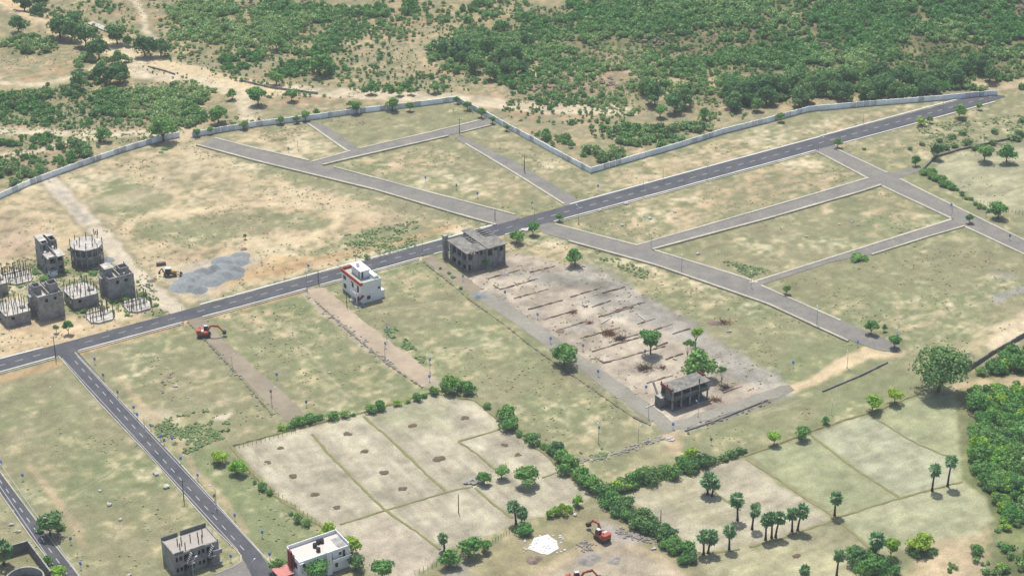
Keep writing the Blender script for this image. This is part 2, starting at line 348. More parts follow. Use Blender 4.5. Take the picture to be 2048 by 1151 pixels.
E_ = [(60, 95, 60, 18, .8, 17), (40, 205, 55, 20, .8, 17), (110, 190, 60, 15, .85, 17), (260, 208, 140, 28, .5, 14), (360, 195, 60, 22, .7, 16), (350, 235, 55, 25, .7, 15), (60, 235, 70, 18, .35, 12), (10, 355, 30, 24, .9, 22), (55, 345, 40, 14, .8, 18), (150, 305, 32, 15, .6, 16), (50, 282, 70, 12, .4, 12), (90, 322, 60, 10, .3, 10), (300, 215, 90, 30, .35, 12), (205, 130, 60, 40, .25, 22),
 (410, 30, 75, 25, .75, 14), (430, 70, 60, 20, .7, 14), (470, 130, 30, 20, .6, 13), (560, 30, 60, 25, .75, 14), (600, 60, 80, 30, .8, 14), (650, 30, 50, 18, .6, 14), (620, 95, 60, 18, .7, 13), (510, 80, 40, 45, .55, 13), (610, 140, 60, 16, .6, 14), (560, 150, 30, 10, .5, 13), (740, 25, 40, 12, .7, 14), (820, 20, 15, 12, .8, 15), (755, 100, 40, 25, .2, 10), (920, 60, 50, 28, .5, 12), (900, 110, 50, 32, .6, 15), (990, 105, 60, 48, .75, 16), (960, 150, 50, 18, .5, 13), (1000, 20, 80, 22, .4, 12), (1030, 160, 40, 20, .6, 14), (470, 175, 60, 15, .3, 10), (680, 180, 120, 12, .12, 10), (780, 140, 60, 20, .12, 9), (650, 110, 380, 90, .10, 9), (200, 230, 220, 60, .14, 9), (500, 40, 480, 50, .10, 9), (150, 330, 160, 40, .14, 9), (1150, 220, 140, 30, .18, 9), (850, 180, 90, 16, .15, 10), (330, 60, 60, 40, .08, 10), (700, 60, 60, 50, .12, 9), (480, 240, 60, 10, .25, 9), (1050, 215, 60, 12, .15, 9),
 (1180, 75, 180, 70, .68, 13), (1500, 60, 350, 80, .78, 14), (1850, 60, 250, 90, .78, 14), (1700, 140, 360, 50, .62, 13), (1120, 130, 100, 45, .45, 12), (1160, 190, 140, 22, .30, 11), (1310, 165, 55, 40, .7, 16), (1400, 195, 60, 22, .75, 17), (1540, 175, 80, 36, .8, 18), (1720, 170, 160, 30, .85, 18), (1950, 140, 90, 45, .7, 16), (1230, 262, 60, 18, .3, 12), (1125, 290, 22, 14, .8, 15), (1080, 272, 25, 10, .6, 13), (1205, 312, 42, 12, .9, 17), (1285, 268, 55, 14, .6, 15), (1380, 262, 55, 12, .8, 16), (1300, 284, 75, 10, .75, 15), (1060, 235, 50, 12, .3, 12), (1450, 235, 60, 8, .15, 10),
 (1700, 40, 400, 45, .4, 15), (1350, 25, 200, 30, .4, 14), (1300, -60, 500, 60, .6, 15), (1900, -60, 400, 60, .7, 15), (600, -50, 600, 40, .25, 14), (1950, 200, 80, 10, .5, 14), (2050, 160, 60, 20, .7, 14),
 (1985, 850, 72, 80, .95, 27), (2035, 735, 55, 24, .8, 24), (1975, 745, 30, 12, .6, 22), (2010, 1000, 50, 70, .7, 24), (2000, 1120, 60, 30, .35, 20), (1975, 930, 50, 40, .8, 26), (2040, 930, 60, 100, .8, 26), (1905, 1135, 20, 10, .3, 16), (1960, 790, 45, 20, .8, 26), (2090, 800, 60, 120, .7, 26)]
for e in E_:
    if e[1] > 0 and e[4] > .2 and e[1] < 600: paintz([(e[0]+e[2]*1.05*math.cos(q), e[1]+e[3]*1.1*math.sin(q)) for q in np.linspace(0, 6.28, 12)[:-1]], C(150, 144, 104), 7, min(.6, e[4]*.62)*(1 if e[0] < 1050 else .5), 2, .6)
# reddish scrub ground
for e in [(300, 230, 90, 20), (60, 320, 80, 20), (1180, 120, 110, 40), (1350, 90, 90, 25), (1650, 110, 120, 30), (1140, 180, 90, 20), (20, 470, 40, 40)]:
    paintz([(e[0]+e[2]*math.cos(q), e[1]+e[3]*math.sin(q)) for q in np.linspace(0, 6.28, 14)[:-1]], C(178, 152, 132), 8, .55, 2, .5)
# forest floor on the hill
paintz([(1010, 60), (1180, 10), (1200, -400), (2600, -400), (2600, 150), (2048, 170), (1900, 175), (1500, 150), (1250, 120)], C(132, 128, 92), 10, .8, 2, .8)
paintz([(2600, 500), (1930, 760), (1915, 960), (1990, 1060), (1960, 1300), (2600, 1400)], C(112, 126, 78), 3, .8, 1, .6)
# paddies
stub = C(197, 188, 164); stg = C(170, 172, 134)
paintz([(462, 893), (640, 850), (860, 786), (950, 802), (1000, 845), (1130, 938), (1175, 985), (1175, 1003), (1030, 1045), (900, 1098), (826, 1151), (740, 1140), (690, 1075), (640, 1045), (550, 985)], stub, .7, 1, 1, .22, (.9, n_strB))
paintz([(690, 1075), (770, 1020), (870, 1110), (826, 1160), (740, 1150)], C(204, 190, 170), 1, .6, 1, .2)
paintz([(735, 832), (870, 800), (900, 850), (800, 860)], C(168, 172, 132), 5, .5, 2, .2)
paintz([(1238, 985), (1400, 925), (1492, 918), (1660, 1040), (1565, 1075), (1395, 1108), (1330, 1045)], C(198, 189, 164), .8, 1, 1, .2, (.75, n_strA))
paintz([(1395, 1108), (1565, 1075), (1660, 1042), (1750, 1110), (1740, 1200), (1430, 1200)], C(188, 182, 146), 1.2, 1, 1, .3, (.6, n_strA))
paintz([(1240, 985), (1400, 930), (1400, 1000), (1440, 1010), (1500, 1090), (1420, 1060)], C(186, 180, 142), 4, .5, 2, .2)
paintz([(1498, 912), (1625, 868), (1800, 995), (1672, 1032)], stg, .7, 1, 1, .12, (.4, n_strA))
paintz([(1622, 868), (1745, 830), (1895, 912), (1920, 962), (1800, 995)], C(184, 184, 154), .7, 1, 1, .12, (.6, n_strA))
paintz([(1745, 830), (1835, 792), (1915, 786), (1918, 900), (1925, 960), (1893, 912)], C(178, 180, 140), .7, 1, 1, .12, (.35, n_strA))
paintz([(1672, 1035), (1800, 997), (1925, 962), (1975, 1000), (1985, 1035), (1950, 1070), (1860, 1085), (1760, 1108)], C(184, 184, 148), .8, 1, 1, .12, (.45, n_strA))
paintz([(1855, 345), (1910, 305), (2100, 290), (2100, 420), (1990, 425), (1930, 385)], C(190, 186, 152), 1, .9, 1, .2, (.6, n_strA))
paintz([(1850, 1090), (1960, 1078), (1960, 1200), (1790, 1200)], C(206, 186, 152), 3, .85, 2, .35)
# gravel building site
paintz([(905, 560), (935, 548), (1020, 505), (1075, 515), (1200, 545), (1330, 610), (1430, 680), (1580, 775), (1440, 835), (1345, 868), (1240, 790), (1110, 690), (960, 590)], C(196, 182, 164), 1.5, .95, 1, .75)
paintz([(1170, 525), (1215, 545), (1400, 655), (1590, 775), (1540, 790), (1380, 690), (1260, 620), (1140, 560)], C(178, 173, 162), 2.5, .8, 2, .6)
paintz([(955, 585), (990, 580), (1110, 680), (1220, 755), (1345, 850), (1480, 805), (1585, 770), (1590, 790), (1345, 875), (1230, 790)], C(162, 158, 146), 1.2, .85, 1, .4)
for e in [(1190, 600, 40, 12), (1230, 625, 30, 9), (1160, 655, 26, 8), (1100, 555, 60, 10), (1500, 745, 60, 16), (1300, 640, 40, 12), (1030, 548, 20, 5)]:
    paintz([(e[0]+e[2]*math.cos(q), e[1]+e[3]*math.sin(q)) for q in np.linspace(0, 6.28, 12)[:-1]], C(172, 168, 158), 2.5, .8, 2, .5)
# gravel apron around the heaps, machine working ground at the bottom
paintz([(350, 575), (330, 555), (400, 520), (520, 512), (540, 530), (440, 580), (400, 600)], C(186, 180, 168), 3, .7, 2, .2)
paintz([(540, 510), (640, 515), (560, 545), (420, 585), (450, 560)], C(216, 186, 140), 3, .8, 2, .2)
paintz([(820, 1180), (900, 1120), (1060, 1060), (1180, 1020), (1260, 1040), (1330, 1110), (1400, 1151), (1440, 1250), (800, 1250)], C(170, 160, 124), 2, .9, 1, .35)
paintz([(1060, 1151), (1130, 1110), (1230, 1075), (1310, 1110), (1370, 1151), (1390, 1260), (1040, 1260)], C(192, 178, 156), 3, .85, 2, .35)
paintz([(895, 1115), (925, 1130), (950, 1160), (900, 1160)], C(178, 172, 164), 2, .8, 2)
paintz([(1195, 1045), (1240, 1055), (1290, 1075), (1260, 1090), (1200, 1078)], C(196, 188, 184), 2, .8, 2, .3)
# houses' yard, left wall strip, weed patch, right sand
paintz([(0, 660), (150, 640), (330, 640), (120, 695), (0, 735)], C(216, 190, 152), 4, .7, 2, .25)
paintz([(300, 845), (410, 820), (460, 840), (455, 870), (370, 905), (320, 880)], C(176, 170, 130), 4, .8, 2, .4)
paintz([(270, 820), (350, 830), (340, 842), (280, 836)], C(226, 208, 178), 3, .8, 2)
paintz([(425, 832), (458, 828), (452, 840), (430, 840)], C(236, 222, 196), 1, .9, 1)
paintz([(1965, 695), (1990, 660), (2060, 622), (2060, 672), (1985, 708)], C(236, 216, 182), 2, 1, 2)
paintz([(1975, 590), (2060, 568), (2060, 585), (1985, 603)], C(168, 164, 160), 2, .8, 2)
paintz([(1985, 545), (2030, 545), (2030, 558), (1985, 558)], C(172, 164, 156), 3, .6, 2)
paintz([(1550, 775), (1600, 765), (1700, 705), (1740, 692), (1810, 700), (1800, 715), (1740, 715), (1640, 765), (1585, 785)], C(224, 202, 164), 1.0, 1, 1, .1)
# dirt roads & tracks
T = C(216, 194, 158); T2 = C(224, 208, 178)
paintl([(130, 60), (180, 75), (235, 100), (300, 122), (380, 140), (450, 165), (520, 178), (620, 182), (760, 190), (900, 196), (1020, 210), (1100, 218), (1250, 222)], 10, T2, 1.5)
paintl([(-20, -8), (40, 22), (110, 50), (200, 88), (300, 124), (430, 160), (540, 182)], 13, C(230, 208, 168), 2, 1, 1, True)
paintl([(270, 120), (330, 150), (430, 176), (520, 190)], 3, C(176, 160, 124), 1.5, .7)
paintl([(235, 95), (270, 125), (285, 150), (400, 160), (470, 185), (495, 210), (500, 235)], 8, T2, 1.5)
paintl([(-20, 262), (60, 264), (200, 268), (300, 267), (370, 262)], 6, T2, 1.5)
paintl([(-20, 315), (60, 305), (140, 285), (210, 272)], 3.5, T2, 1)
paintl([(370, 275), (372, 262), (395, 245), (390, 215)], 7, T, 2)
paintl([(255, -10), (285, 20), (290, 60), (315, 85)], 3, T2, 1)
paintl([(0, 0), (40, 20), (100, 42), (150, 62)], 6, C(222, 190, 150), 1.5)
paintl([(440, 20), (455, 50), (470, 70)], 4, T, 1); paintl([(1045, 100), (1070, 130), (1080, 150)], 6, T, 2)
paintl([(1950, 172), (2000, 176), (2070, 168)], 6, T, 2); paintl([(1980, 98), (1950, 120)], 4, C(200, 160, 130), 1.5)
paintl([(0, 165), (70, 170), (170, 150), (200, 130)], 4, T2, 1.5)
# track through left area
paintl([(100, 362), (160, 425), (205, 470), (260, 540), (310, 585), (362, 630)], 8.5, C(150, 142, 116), 1.6, .7)
paintl([(100, 362), (160, 425), (205, 470), (260, 540), (310, 585), (362, 630)], 5.6, C(222, 208, 184), 1.0, 1, 1, True)
paintl([(115, 380), (140, 405), (170, 440)], 3, C(178, 172, 162), 1.5, .7)
paintl([(240, 485), (262, 440), (320, 425), (400, 420), (500, 408), (620, 412), (690, 425), (665, 455), (620, 475), (520, 495), (440, 515)], 4.0, C(228, 208, 170), .9, .9)
paintl([(400, 300), (380, 340), (300, 380), (240, 400), (180, 405)], 8, C(216, 200, 166), 3, .6)
paintl([(380, 278), (420, 330), (500, 380), (650, 410), (800, 440)], 10, C(214, 196, 162), 3, .55)
paintl([(100, 735), (180, 810), (100, 860), (30, 880)], 2, C(196, 184, 152), .7, .4)
paintl([(620, 582), (650, 612), (700, 655), (760, 705), (855, 765)], 5.5, C(188, 174, 154), .8)
for a, b in [((150, 985), (330, 870)), ((60, 830), (200, 800)), ((560, 640), (700, 800)), ((860, 700), (960, 690)), ((730, 625), (900, 600)), ((1690, 670), (1960, 600)), ((1780, 720), (1900, 660)), ((1880, 740), (1990, 640)), ((330, 820), (520, 790)), ((1215, 900), (1345, 880)), ((1490, 830), (1600, 800)), ((1150, 700), (1300, 860))]:
    paintl([a, b], .7, C(206, 196, 164), .3, .45)
    paintl([(a[0]+7, a[1]+4), (b[0]+7, b[1]+4)], .7, C(206, 196, 164), .3, .4)
paintl([(1200, 985), (1260, 950), (1340, 895), (1355, 870)], 5, C(196, 182, 146), 1.5, .7)
paintl([(1345, 870), (1352, 900), (1345, 890)], 4, C(214, 184, 150), 1, .7)
paintl([(1820, 735), (1870, 710), (1960, 680), (2040, 640)], 4, C(206, 186, 152), 1.5, .5)
paintl([(1920, 770), (1990, 765), (2048, 760)], 5, C(222, 196, 160), 1.5, .8)
paintl([(1060, 1160), (1110, 1125), (1180, 1090), (1250, 1085), (1330, 1120), (1370, 1160)], 3, C(212, 190, 158), .8, .6)
paintl([(195, 460), (205, 470), (260, 540), (310, 585), (368, 636)], 9.5, C(166, 158, 126), 1.5, .75, 1, True)
paintl([(195, 460), (205, 470), (260, 540), (310, 585), (368, 636)], 6, C(220, 206, 182), 1.0, 1, 1, True)
# red earth berms beside the main road
for seg in [[(150, 705), (260, 675), (370, 645)], [(400, 635), (500, 610), (600, 585)], [(0, 760), (110, 728)], [(560, 545), (640, 520), (760, 490), (900, 455)], [(470, 560), (620, 525)]]:
    paintl(seg, 4, C(206, 170, 128), 1, .7)
for seg in [[(240, 760), (330, 860), (420, 970), (490, 1060)], [(60, 930), (130, 1020), (170, 1090)]]:
    paintl(seg, 2.2, C(204, 182, 148), .8, .7)
zf = 1.0+.36*(n_sm-.5)+.18*(n_mid-.5)+.36*(n_xs-.5)+.14*(n_strA-.5)
col = np.clip(col*zf[:, None], 0.01, .7)
Z = height(X, Y)+.16*(n_mid-.5)*out*2+.05*(n_sm-.5)
BANK = poly_w([(-40, -2), (20, 26), (70, 45), (112, 58)])
bd = pdist(BANK, X, Y)
Z = Z+2.2*np.exp(-(bd/3.5)**2)*(1+.5*(n_sm-.5))
nrw, ncl = gy.shape
idx = np.arange(nrw*ncl).reshape(nrw, ncl)
F = np.stack([idx[:-1, :-1], idx[:-1, 1:], idx[1:, 1:], idx[1:, :-1]], -1).reshape(-1, 4)
gm = bpy.data.materials.new('ground_soil_and_grass'); gm.use_nodes = True
N = gm.node_tree.nodes; Lk = gm.node_tree.links; B = N['Principled BSDF']
B.inputs['Roughness'].default_value = 1; B.inputs['Specular IOR Level'].default_value = .1
at = N.new('ShaderNodeAttribute'); at.attribute_name = 'soil'
ge = N.new('ShaderNodeNewGeometry')
def nz(scale, det, lo, hi, a=.3, b=.7, dist=0):
    n = N.new('ShaderNodeTexNoise'); n.inputs['Scale'].default_value = scale; n.inputs['Detail'].default_value = det
    n.inputs['Roughness'].default_value = .7; n.inputs['Distortion'].default_value = dist
    Lk.new(ge.outputs['Position'], n.inputs['Vector'])
    r = N.new('ShaderNodeMapRange'); r.inputs['From Min'].default_value = a; r.inputs['From Max'].default_value = b
    r.inputs['To Min'].default_value = lo; r.inputs['To Max'].default_value = hi
    Lk.new(n.outputs['Fac'], r.inputs['Value']); return n, r
na, ra = nz(2.2, 6, .70, 1.28); nb, rb = nz(.22, 5, .90, 1.10, dist=.6)
mu = N.new('ShaderNodeMath'); mu.operation = 'MULTIPLY'; Lk.new(ra.outputs[0], mu.inputs[0]); Lk.new(rb.outputs[0], mu.inputs[1])
vm = N.new('ShaderNodeVectorMath'); vm.operation = 'SCALE'; Lk.new(at.outputs['Color'], vm.inputs[0]); Lk.new(mu.outputs[0], vm.inputs['Scale'])
nc, rc = nz(.7, 5, 0, .8, .52, .68, dist=1.2)          # sparse low weeds, slightly greener
mw = N.new('ShaderNodeMix'); mw.data_type = 'RGBA'; mw.blend_type = 'MULTIPLY'; mw.inputs['B'].default_value = (.74, .84, .62, 1)
Lk.new(rc.outputs[0], mw.inputs['Factor']); Lk.new(vm.outputs[0], mw.inputs['A']); Lk.new(mw.outputs['Result'], B.inputs['Base Color'])
bp = N.new('ShaderNodeBump'); bp.inputs['Strength'].default_value = .5; bp.inputs['Distance'].default_value = .25
Lk.new(na.outputs['Fac'], bp.inputs['Height']); Lk.new(bp.outputs[0], B.inputs['Normal'])
me = np_mesh('ground', np.stack([X, Y, Z], -1), F, gm)
pass
a_ = me.attributes.new('soil', 'FLOAT_COLOR', 'POINT'); a_.data.foreach_set('color', np.concatenate([col, np.ones((len(X), 1))], 1).astype(np.float32).ravel())
me.polygons.foreach_set('use_smooth', np.ones(len(F), bool))
struct(link('ground', me))
# ================================================================ ROADS
RPOLY = []
def ribbon(name, left, right, z, m, n=24, jag=0.0):
    RPOLY.append(poly_w(list(left)+list(right)[::-1]))
    """strip between two pixel polylines"""
    def rs(pts):
        w_ = np.array([P0(*p) for p in pts]); s = np.concatenate([[0], np.cumsum(np.linalg.norm(np.diff(w_, axis=0), axis=1))])
        q = np.linspace(0, s[-1], n); return np.stack([np.interp(q, s, w_[:, 0]), np.interp(q, s, w_[:, 1])], -1)
    a = rs(left); b = rs(right)
    if jag:
        a = a+nr.normal(0, jag, a.shape); b = b+nr.normal(0, jag, b.shape)
    V = np.concatenate([np.c_[a, np.full(n, z)], np.c_[b, np.full(n, z)]]); k = np.arange(n-1)
    F_ = np.stack([k, k+1, n+k+1, n+k], -1)
    e1 = V[1]-V[0]; e2 = V[n]-V[0]
    if e1[0]*e2[1]-e1[1]*e2[0] < 0: F_ = F_[:, ::-1]
    return struct(link(name, np_mesh(name, V, F_, m)))
def kerb(name, pts, w, z0, z1, m, off=0.0, sp=2.5, jit=.03):
    w_ = np.array([P0(*p) for p in pts]); s = np.concatenate([[0], np.cumsum(np.linalg.norm(np.diff(w_, axis=0), axis=1))])
    n = max(2, int(s[-1]/sp)); q = np.linspace(0, s[-1], n); c = np.stack([np.interp(q, s, w_[:, 0]), np.interp(q, s, w_[:, 1])], -1)
    d = np.gradient(c, axis=0); d /= np.linalg.norm(d, axis=1)[:, None]; nn = np.stack([-d[:, 1], d[:, 0]], -1)
    c = c+nn*off
    mb = MB(); vs = []
    for i in range(n):
        j = rnd.uniform(-jit, jit)
        a = c[i]+nn[i]*(w/2+j); b = c[i]-nn[i]*(w/2+j)
        vs += [(b[0], b[1], z0), (a[0], a[1], z0), (a[0], a[1], z1+j*.5), (b[0], b[1], z1+j*.5)]
    fs = []
    for i in range(n-1):
        o = 4*i; fs += [(o+3, o+7, o+6, o+2), (o+2, o+6, o+5, o+1), (o+7, o+3, o, o+4)]
    fs += [(0, 3, 2, 1), (4*n-4, 4*n-3, 4*n-2, 4*n-1)]
    mb.add(vs, fs); return struct(mb.build(name, m))
def off_px(p, dy): return (p[0], p[1]+dy)
ml = lambda x: 731-.2712*x                     # centre line of the main road (pixel rows)
mr_pts = [-60, 367, 845, 1065, 1300, 1640, 1880, 2010]
hwid = {-60: 11.5, 367: 10.5, 845: 10.5, 1065: 12, 1300: 12, 1640: 11.5, 1880: 10, 2010: 9}
ribbon('main_road', [(x, ml(x)-hwid[x]) for x in mr_pts], [(x, ml(x)+hwid[x]) for x in mr_pts], .12, asphalt, 60)
for a, b in [(-60, 86), (400, 470), (470, 980), (1140, 1640), (1640, 1945)]:
    kerb('road_kerb', [(a, ml(a)-13.2), ((a+b)/2, ml((a+b)/2)-13.4), (b, ml(b)-12.6)], .65, -.1, .20, kerb_w)
kerb('road_kerb', [(960, ml(960)-14), (990, ml(990)-13)], .8, -.1, .24, kerb_w)
for a, b in [(-60, 110), (158, 366), (405, 612), (640, 838), (868, 900), (1010, 1060), (1108, 1632), (1670, 1990)]:
    kerb('road_kerb', [(a, ml(a)+12.8), ((a+b)/2, ml((a+b)/2)+13), (b, ml(b)+12.6)], .5, -.1, .24, kerb_w)
for a, b in [(-60, 108), (158, 366), (405, 612), (640, 838), (1110, 1632)]:   # drain wall a little outside the kerb
    kerb('drain_wall', [(a, ml(a)+17), (b, ml(b)+16.4)], .3, -.1, .22, kerb_g)
# left branch roads
ribbon('branch_road', [(110, 702), (195, 800), (299, 910), (430, 1057), (480, 1105), (508, 1160)], [(152, 699), (240, 800), (345, 910), (472, 1050), (515, 1100), (560, 1160)], .126, asphalt, 40)
ribbon('corner_road', [(-60, 880), (0, 984), (63, 1074), (112, 1140), (150, 1200)], [(-40, 870), (2, 948), (90, 1066), (158, 1153), (190, 1200)], .126, asphalt, 40)
ribbon('cross_road', [(350, 1180), (430, 1150), (480, 1122), (560, 1130), (600, 1160)], [(380, 1230), (430, 1200), (500, 1190), (560, 1180), (600, 1200)], .118, asph_grey, 20)
kerb('road_kerb', [(117, 712), (195, 802), (299, 912), (430, 1059), (478, 1105), (486, 1118), (478, 1128), (430, 1148)], .28, -.1, .2, kerb_g)
kerb('road_kerb', [(150, 705), (240, 800), (345, 910), (472, 1050), (545, 1130)], .28, -.1, .2, kerb_g)
kerb('road_kerb', [(-60, 882), (0, 986), (63, 1076), (92, 1113)], .28, -.1, .2, kerb_g)
kerb('road_kerb', [(-40, 868), (2, 946), (90, 1064), (158, 1151), (190, 1195)], .28, -.1, .2, kerb_g)
# grey estate roads with raised edges
def estate(name, up, lo, z, k1=None, k2=None, m=None):
    ribbon(name, up, lo, z, m or asph_grey, 40)
    if k1: kerb('estate_kerb', k1, .85, -.1, .22, kerb_g, jit=.06)
    if k2: kerb('estate_kerb', k2, .85, -.2, .5, kerb_g, jit=.06)
R1u = [(425, 276), (512, 298), (612, 322), (845, 382), (1040, 434)]; R1l = [(398, 290), (512, 322), (752, 380), (900, 423), (1010, 452)]
estate('estate_road', R1u, R1l, .104, [(430, 276), (512, 297), (618, 321)], [(394, 291), (512, 323), (752, 381), (900, 425), (992, 451)])
kerb('estate_kerb', [(668, 334), (845, 381), (1030, 429)], .8, -.1, .22, kerb_g)
estate('estate_road', [(600, 330), (719, 298), (975, 238), (985, 240)], [(640, 331), (725, 311), (899, 271), (990, 250)], .098, [(625, 323), (700, 302)], [(645, 331), (725, 312), (896, 273)])
kerb('estate_kerb', [(719, 297), (850, 267), (975, 237)], .8, -.1, .22, kerb_g); kerb('estate_kerb', [(922, 266), (982, 251)], .6, -.1, .4, kerb_g)
estate('estate_road', [(613, 245), (704, 306)], [(637, 243), (722, 300)], .092, [(614, 246), (694, 302)], None)
estate('estate_road', [(915, 280), (1024, 343), (1130, 412)], [(915, 268), (1024, 321), (1100, 365), (1165, 405)], .092, [(930, 287), (1024, 343), (1128, 408)], None)
R5u = [(1070, 437), (1111, 448), (1271, 491), (1491, 557), (1536, 577), (1681, 640), (1740, 665), (1800, 690)]
R5l = [(1085, 466), (1137, 481), (1314, 530), (1536, 606), (1696, 679), (1760, 702), (1795, 704)]
estate('estate_road', R5u, R5l, .104, [(1111, 448), (1190, 469), (1271, 490)], [(1137, 483), (1314, 532), (1536, 609), (1696, 683)])
kerb('estate_kerb', [(1304, 499), (1491, 556), (1515, 566)], .8, -.1, .22, kerb_g); kerb('estate_kerb', [(1522, 571), (1681, 641)], .8, -.1, .24, kerb_g)
estate('estate_road', [(1271, 492), (1536, 417), (1740, 356), (1775, 345)], [(1290, 505), (1536, 436), (1719, 383), (1790, 362)], .098, [(1271, 491), (1536, 415), (1736, 356)], [(1304, 500), (1536, 438), (1719, 385), (1762, 371)])
estate('estate_road', [(1500, 566), (1536, 554), (1903, 440), (1935, 430)], [(1510, 574), (1670, 522), (1743, 508), (1960, 444)], .098, [(1500, 566), (1700, 503), (1903, 439)], None)
kerb('estate_kerb', [(1743, 510), (1850, 476), (1929, 453)], .65, -.1, .4, kerb_g)
estate('estate_road', [(1630, 300), (1736, 360), (1789, 386), (1929, 452), (2070, 520)], [(1665, 288), (1776, 345), (1849, 382), (2048, 480), (2075, 492)], .092, [(1668, 296), (1775, 346)], None)
kerb('estate_kerb', [(1633, 303), (1736, 357)], .85, -.1, .22, kerb_g); kerb('estate_kerb', [(1762, 371), (1789, 384), (1903, 437)], .85, -.1, .22, kerb_g)
kerb('estate_kerb', [(1929, 453), (2060, 514)], .85, -.1, .22, kerb_g); kerb('estate_kerb', [(1800, 358), (1849, 383), (2060, 486)], .85, -.1, .22, kerb_g)
ribbon('side_road', [(1765, 350), (1800, 342), (1838, 334)], [(1790, 362), (1815, 350), (1842, 340)], .086, asph_grey, 6, .2)
# unpaved lanes
ribbon('dirt_lane', [(372, 637), (410, 675), (500, 770), (572, 842)], [(402, 629), (445, 678), (512, 738), (560, 778), (618, 836)], .05, dirtd, 30, .18)
ribbon('dirt_lane', [(612, 580), (650, 618), (745, 700), (840, 768)], [(645, 574), (690, 612), (758, 665), (868, 748)], .05, dirtp, 30, .22)
ribbon('dirt_lane', [(842, 517), (890, 552), (950, 592)], [(866, 512), (905, 538), (965, 575)], .05, dirtd, 14, .2)
ribbon('gravel_lane', [(945, 590), (1020, 640), (1100, 697), (1210, 775), (1300, 840), (1338, 868)], [(975, 582), (1045, 625), (1112, 675), (1226, 755), (1310, 815), (1350, 848)], .056, gravelp, 30, .25)
ribbon('gravel_lane', [(1330, 868), (1420, 838), (1500, 812), (1590, 782)], [(1325, 848), (1400, 825), (1480, 800), (1575, 768)], .06, gravelp, 16, .25)
# lane markings
mk = MB()
def dashes(a, b, per, ln, wd, z):
    a = Vector((*P0(*a), z)); b = Vector((*P0(*b), z)); d = (b-a); L_ = d.length; d.normalize(); n = Vector((-d.y, d.x, 0))*wd/2; s = 0
    while s+ln < L_:
        p = a+d*s; q = p+d*ln
        for m0, m1 in ((0, .5), (.5, 1)):
            pa = p+(q-p)*m0; pb = p+(q-p)*m1
            mk.add([pa-n, pb-n, pb+n, pa+n], [(0, 1, 2, 3)])
        s += per
dashes((-40, ml(-40)), (100, ml(100)), 5.15, 2.3, .24, .1305); dashes((170, ml(170)), (360, ml(360)), 5.15, 2.3, .22, .1305)
dashes((395, ml(395)), (1040, ml(1040)), 5.15, 2.3, .24, .1305); dashes((1075, ml(1075)), (1990, ml(1990)), 5.15, 2.3, .28, .1305)
dashes((150, 722), (500, 1113), 5.15, 2.3, .22, .1345); dashes((-15, 940), (165, 1190), 5.15, 2.3, .24, .1345)
def edge(a, b, wd, z):
    a = Vector((*P0(*a), z)); b = Vector((*P0(*b), z)); d = (b-a).normalized(); n = Vector((-d.y, d.x, 0))*wd/2
    mk.add([a-n, b-n, b+n, a+n], [(0, 1, 2, 3)])
edge((124, 716), (476, 1100), .18, .1375); edge((154, 712), (540, 1126), .18, .1375)
edge((-60, 884), (110, 1134), .18, .1375); edge((-36, 876), (170, 1166), .18, .1375)
struct(mk.build('lane_marking', paint))
# ================================================================ COMPOUND WALL
panel_me = None
def comp_wall(pts, label, hgt=2.0, bay=2.6):
    w_ = [Vector((*P0(*p), 0)) for p in pts]
    root = thing('compound_wall', w_[0], label, 'wall', 'pale rendered compound wall round the estate')
    n_tot = 0
    for a, b in zip(w_[:-1], w_[1:]):
        d = b-a; k = max(1, round(d.length/bay)); st = d/k; u = st.normalized(); nn = Vector((-u.y, u.x, 0))
        ang = math.atan2(u.y, u.x); L_ = st.length
        pm = MB().b(.13, L_-.13, -.06, .06, -.2, hgt-.14).b(.13, L_-.13, -.11, .11, hgt-.14, hgt).mesh('wall_panel', wallm)
        pm2 = pm.copy(); pm2.materials[0] = mat('stained_wall_render', C(214, 220, 222, .8), .9, .7, .2, big=.18, bs=.4)
        po = MB().b(-.15, .15, -.17, .17, -.2, hgt+.12).mesh('wall_post', wallm)
        for i in range(k):
            p = a+st*i-w_[0]; j = rnd.uniform(-.05, .05)
            kid(root, 'wall_panel', pm2 if rnd.random() < .3 else pm, p+Vector((0, 0, j)), ang, (1, 1, 1)); kid(root, 'wall_post', po, p+Vector((0, 0, j*.5)), ang)
    return root
comp_wall([(-60, 423), (0, 397), (60, 370), (167, 331), (240, 306), (317, 283), (360, 274)], 'pale grey compound wall running from the left photo edge up to the gateway gap')
comp_wall([(385, 274), (512, 253), (642, 237), (705, 228)], 'pale grey compound wall right of the gateway gap, its first stretch with small trees in front')
comp_wall([(705, 228), (800, 217), (912, 203)], 'pale grey compound wall stretch behind the far grassy plot up to the peak')
comp_wall([(912, 203), (972, 233), (1024, 262), (1077, 290), (1124, 316), (1181, 346)], 'pale grey compound wall descending from the peak to the sharp V corner')
comp_wall([(1181, 346), (1351, 297), (1447, 267), (1536, 245)], 'pale grey compound wall rising right from the sharp V corner')
comp_wall([(1536, 245), (1616, 223), (1726, 213), (1889, 200), (1995, 190)], 'pale grey compound wall below the dense trees, ending where the main road meets it')
